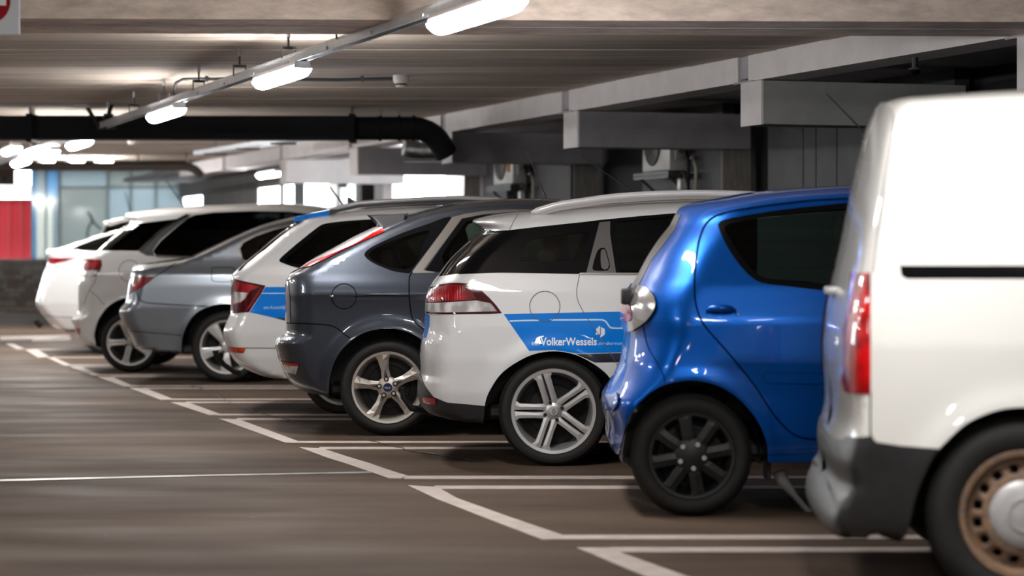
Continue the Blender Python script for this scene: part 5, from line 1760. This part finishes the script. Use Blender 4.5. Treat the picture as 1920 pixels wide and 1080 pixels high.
# ---------------------------------------------------------------- silver saloon
def build_saloon():
    c = Car('saloon_car', 'silver grey saloon with wedge shaped red lamp behind the white estate cars', 22.3, .92,
            rear=[(338, 666), (279, 660), (248, 655), (238, 650), (232, 636), (228, 623), (223.5, 608.5), (222, 596), (220.5, 580), (231, 568), (235, 553), (238, 535), (241, 517), (242.5, 503), (243.5, 497)],
            top=[(251, 495), (300, 489), (346, 483), (358, 480), (400, 460), (440, 441), (492.6, 420), (544.5, 407.5), (600, 399), (680, 393), (760, 392)],
            bottom=dict(px=[(339.5, 666.5), (341, 648), (342.5, 633), (352, 608.5), (368, 588), (388.5, 576), (409, 570.5), (426, 569.5), (443, 571), (463, 577), (482, 589), (497, 609), (507, 633), (510, 655)], sill=.24, ar=.385),
            front=[(-.75, 1.58), (-.35, 1.50), (.35, 1.04), (.6, .99), (.95, .86), (1.03, .7), (1.05, .46), (1.02, .28), (.9, .2)],
            body_mat=M_SILVER, wheel=dict(c=(425, 650), r=.33), wbase=2.89, silw=.45, Dr=.26, nr=2.4, Dt=.09, belt=1.1, flare=.022, roofw=.70,
            wtab=[(.1, .9), (.3, .955), (.5, .985), (.7, 1.0), (.9, .985), (1.0, .965), (1.08, .90), (1.15, .86), (1.5, .72), (1.7, .64)])
    c.region('window_seal', [(446, 465), (454, 452), (480, 438.5), (510, 428.5), (545, 420), (620, 410), (700, 405), (740, 407), (790, 480), (790, 500), (600, 499), (470, 497), (450, 490)], M_TRIM, .001, label='chrome window surround')
    c.region('window', [(450, 466), (457, 455), (481, 442.5), (511, 432), (545, 424), (620, 414), (700, 409.5), (736, 412), (780, 480), (782, 494), (600, 494), (472, 492), (455, 486)], M_PRIV, 0)
    c.region('tail_light', [(240, 519), (289.5, 519), (274, 532), (257, 543), (234, 553.5), (234, 540)], M_RED, .005, label='wedge shaped red tail light')
    c.region('reflector', [(222, 610), (233, 613), (232, 621), (224, 619)], M_REFLECT, .004, label='red bumper reflector')
    c.gap([(330, 493), (310, 507), (289.5, 519.5), (274, 532.5), (257, 544), (259, 556), (266, 564.5), (278, 568), (320, 571), (388.5, 574.5)], .008)
    c.gap([(236, 621), (280, 623.5), (341, 629)], .006)
    c.gap([(398, 503), (402, 501.5), (434, 501.5), (440, 505), (437, 525), (432, 528), (402, 528), (397, 524)], .006, closed=True, name='fuel_flap_gap')
    c.windscreen(1.14)
    c.build()
    c.inner()
    c.wheels(wheel_five_wide, .23)


# ---------------------------------------------------------------- white people carrier
def build_carrier():
    c = Car('people_carrier', 'white people carrier with black glass and silver arched pillar', 24.2, .91,
            rear=[(180, 653), (162, 651), (143, 645), (132, 633), (127.5, 610), (126, 598), (140, 588), (144, 575), (144, 560), (145, 527), (150.5, 508), (153, 488), (160, 478), (176, 471), (195, 452), (214, 435),
                  (232, 421), (238, 416), (233, 411), (227.5, 404)],
            top=[(236, 399.5), (250, 396), (296, 390.5), (361, 386), (440, 383), (520, 381), (585, 384), (622, 390)],
            bottom=dict(px=[(181, 653), (179, 640), (177.5, 627), (185, 601), (198, 581), (212.6, 568), (230, 560), (247, 558), (264, 561), (280, 569), (295, 582), (306, 602), (312, 627), (313, 645)], sill=.25, ar=.385),
            front=[(-1.5, 1.62), (-.85, 1.15), (-.65, 1.08), (-.35, .95), (-.22, .75), (-.2, .46), (-.24, .28), (-.4, .2)],
            body_mat=M_WHITE2, wheel=dict(c=(244.4, 640.5), r=.308), wbase=2.73, silw=.5, Dr=.25, nr=2.5, Dt=.09, belt=1.18, flare=.015, roofw=.74,
            wtab=[(.1, .9), (.3, .96), (.55, .99), (.8, 1.0), (1.0, .99), (1.15, .95), (1.22, .93), (1.6, .77), (1.8, .7)])
    c.region('tailgate_glass', [(174, 472), (195, 448), (214, 431), (236, 411), (244, 419), (222, 440), (200, 458), (188, 471)], M_SEAL, .001, label='dark tailgate glass edge')
    c.region('window', [(187, 470), (204, 455), (226, 437), (245, 421), (261, 418.5), (300, 414), (337, 410), (312, 424), (288, 444), (260, 470.5)], M_PRIVDK, 0)
    c.region('pillar_trim', [(260, 471), (288, 445), (312, 425), (338, 409.5), (352, 403), (360, 402), (330, 425), (300, 450), (286, 470), (290, 480), (275, 479)], M_TRIMSILVER, .002, label='silver arched pillar')
    c.region('window', [(287, 471), (301, 452), (331, 426), (352, 409), (366, 403), (400, 398.5), (470, 396), (544, 397), (585, 402), (620, 440), (620, 482), (430, 482), (346, 481), (292, 478.5)], M_PRIVDK, 0)
    c.region('tail_light', [(148, 489), (164, 486), (190, 487), (190, 497), (186, 507), (170, 506), (149, 510)], M_RED, .005, label='red tail light')
    c.region('tail_light_clear', [(148, 511), (168, 508), (178, 516), (176, 519), (147, 519)], M_CLEAR, .005, label='clear lower part of the tail light')
    c.region('tail_light_rim', [(190, 487), (191, 497), (187, 508), (179, 519), (178, 516), (185, 507), (188, 497)], M_DARKRED, .005)
    c.region('reflector', [(131, 615), (150, 616), (150, 627), (133, 626.5)], M_REFLECT, .004, label='red bumper reflector')
    c.gap([(181, 520), (176, 532), (168, 543), (158, 570)], .005)
    c.gap([(168, 544), (182, 556), (196, 572)], .004)
    circ = [(243 + 20 * math.cos(t), 508 + 20 * math.sin(t)) for t in np.linspace(0, 2 * math.pi, 30, endpoint=False)]
    c.gap(circ, .005, closed=True, name='fuel_flap_gap')
    c.gap([(262, 470), (288, 444.5), (312, 424.5), (338, 409.5), (352, 403)], .022, m=M_CHROME, name='window_trim', off=.004)
    c.gap([(292, 480), (346, 482.5), (430, 484), (620, 484)], .02, m=M_CHROME, name='window_trim', off=.004)
    c.windscreen(1.25)
    c.build()
    a, b = P(310.6, 336.7, c.Yc), P(346, 389, c.Yc)
    c.solid('antenna', MB().tube([b, a], [.008, .005], 6), M_PLASTIC)
    c.inner()
    c.wheels(lambda p, R, t: wheel_twin_spoke(p, R, t, M_ALLOY, .016, .014, 112, False), .205)


M_PRIVDK = glass('dark_privacy_glass', (.03, .032, .032))
M_TRIMSILVER = mat('grey_pillar_film', (.10, .10, .105), .35, .3)


# ---------------------------------------------------------------- white notchback, furthest left
def build_notch():
    c = Car('saloon_car', 'white saloon with a tail lip, left of the people carrier', 28.5, .9,
            rear=[(128, 621), (110, 620.5), (94, 618), (82, 607), (72, 594), (66.5, 583), (64, 570), (71, 541), (81.5, 505), (86, 494), (84, 478), (81, 471)],
            top=[(88, 467.5), (121.5, 462), (150, 452), (181, 441.5), (215, 432), (260, 426), (330, 424), (420, 428)],
            bottom=dict(px=[(130, 621), (150, 622), (152, 610), (158, 592), (170, 575), (186, 566), (198, 565), (210, 566), (226, 575), (238, 592), (244, 610), (246, 622)], sill=.25, ar=.36),
            front=[(-2.6, 1.48), (-2.05, 1.08), (-1.85, 1.0), (-1.55, .86), (-1.45, .7), (-1.42, .46), (-1.46, .28), (-1.6, .2)],
            body_mat=M_WHITE, wheel=dict(c=(198, 613), r=.31), wbase=2.6, silw=.5, Dr=.25, nr=2.5, Dt=.08, belt=1.16, flare=.012, roofw=.74)
    c.region('tail_light', [(86, 483.5), (100, 484), (141, 483.5), (122, 490), (98, 495), (87, 495)], M_RED, .004, label='slim red tail light')
    c.region('window', [(132, 468), (150, 459), (180, 448), (214, 438), (260, 432), (330, 430), (380, 433), (420, 470), (400, 474), (250, 474), (170, 472)], M_PRIV, 0)
    c.gap([(72, 592), (110, 594), (150, 596)], .006)
    c.windscreen(1.2)
    c.build()
    c.solid('exhaust_pipe', MB().tube([P(67, 601, c.Yc), P(78, 611, c.Yc)], .04, 10), M_DARKMETAL, 50)
    c.inner()
    c.wheels(lambda p, R, t: wheel_twin_spoke(p, R, t, M_ALLOY, .018, .014, 90, False), .2)


# ---------------------------------------------------------------- last car of the row
def build_last():
    c = Car('hatchback_car', 'dark-glassed white hatchback at the far end of the row, mostly hidden', 32.0, .88,
            rear=[(165, 606), (155, 602), (150, 590), (149, 560), (152, 520), (155, 495), (160, 476), (172, 459), (183, 443), (192, 426), (193, 421), (187, 418.5)],
            top=[(196, 415), (227, 407.5), (260, 402), (330, 398), (420, 400)],
            bottom=dict(px=[(168, 606), (180, 606), (182, 592), (190, 578), (204, 570), (216, 569), (228, 571), (242, 579), (250, 592), (252, 606)], sill=.25, ar=.36),
            front=[(-3.1, 1.62), (-2.45, 1.12), (-2.2, 1.04), (-1.75, .88), (-1.62, .7), (-1.6, .46), (-1.64, .28), (-1.8, .2)],
            body_mat=M_WHITE2, wheel=dict(c=(216, 604), r=.31), wbase=2.6, silw=.4, Dr=.25, nr=2.5, Dt=.08, belt=1.15, roofw=.74)
    c.region('tailgate_glass', [(158, 484), (172, 457), (183, 441), (194, 422), (206, 424), (196, 444), (184, 462), (174, 484)], M_SEAL, .001)
    c.region('window', [(188, 455), (200, 426), (227, 417), (270, 411), (330, 408), (400, 412), (440, 462), (250, 464)], M_PRIVDK, 0)
    c.region('tail_light', [(150, 492), (166, 490), (164, 520), (150, 524)], M_RED, .004)
    c.windscreen(1.2)
    c.build()
    a, b = P(233.4, 359, c.Yc), P(248, 405, c.Yc)
    c.solid('antenna', MB().tube([b, a], [.009, .006], 6), M_PLASTIC)
    c.inner()
    c.wheels(lambda p, R, t: wheel_twin_spoke(p, R, t, M_ALLOY, .018, .014, 90, False), .2)


build_van()
build_blue()
build_estate()
build_grey()
build_skoda()
build_saloon()
build_carrier()
build_notch()
build_last()
for o in list(SC.objects):
    if o.type == 'MESH' and not len(o.data.polygons):
        bpy.data.objects.remove(o)
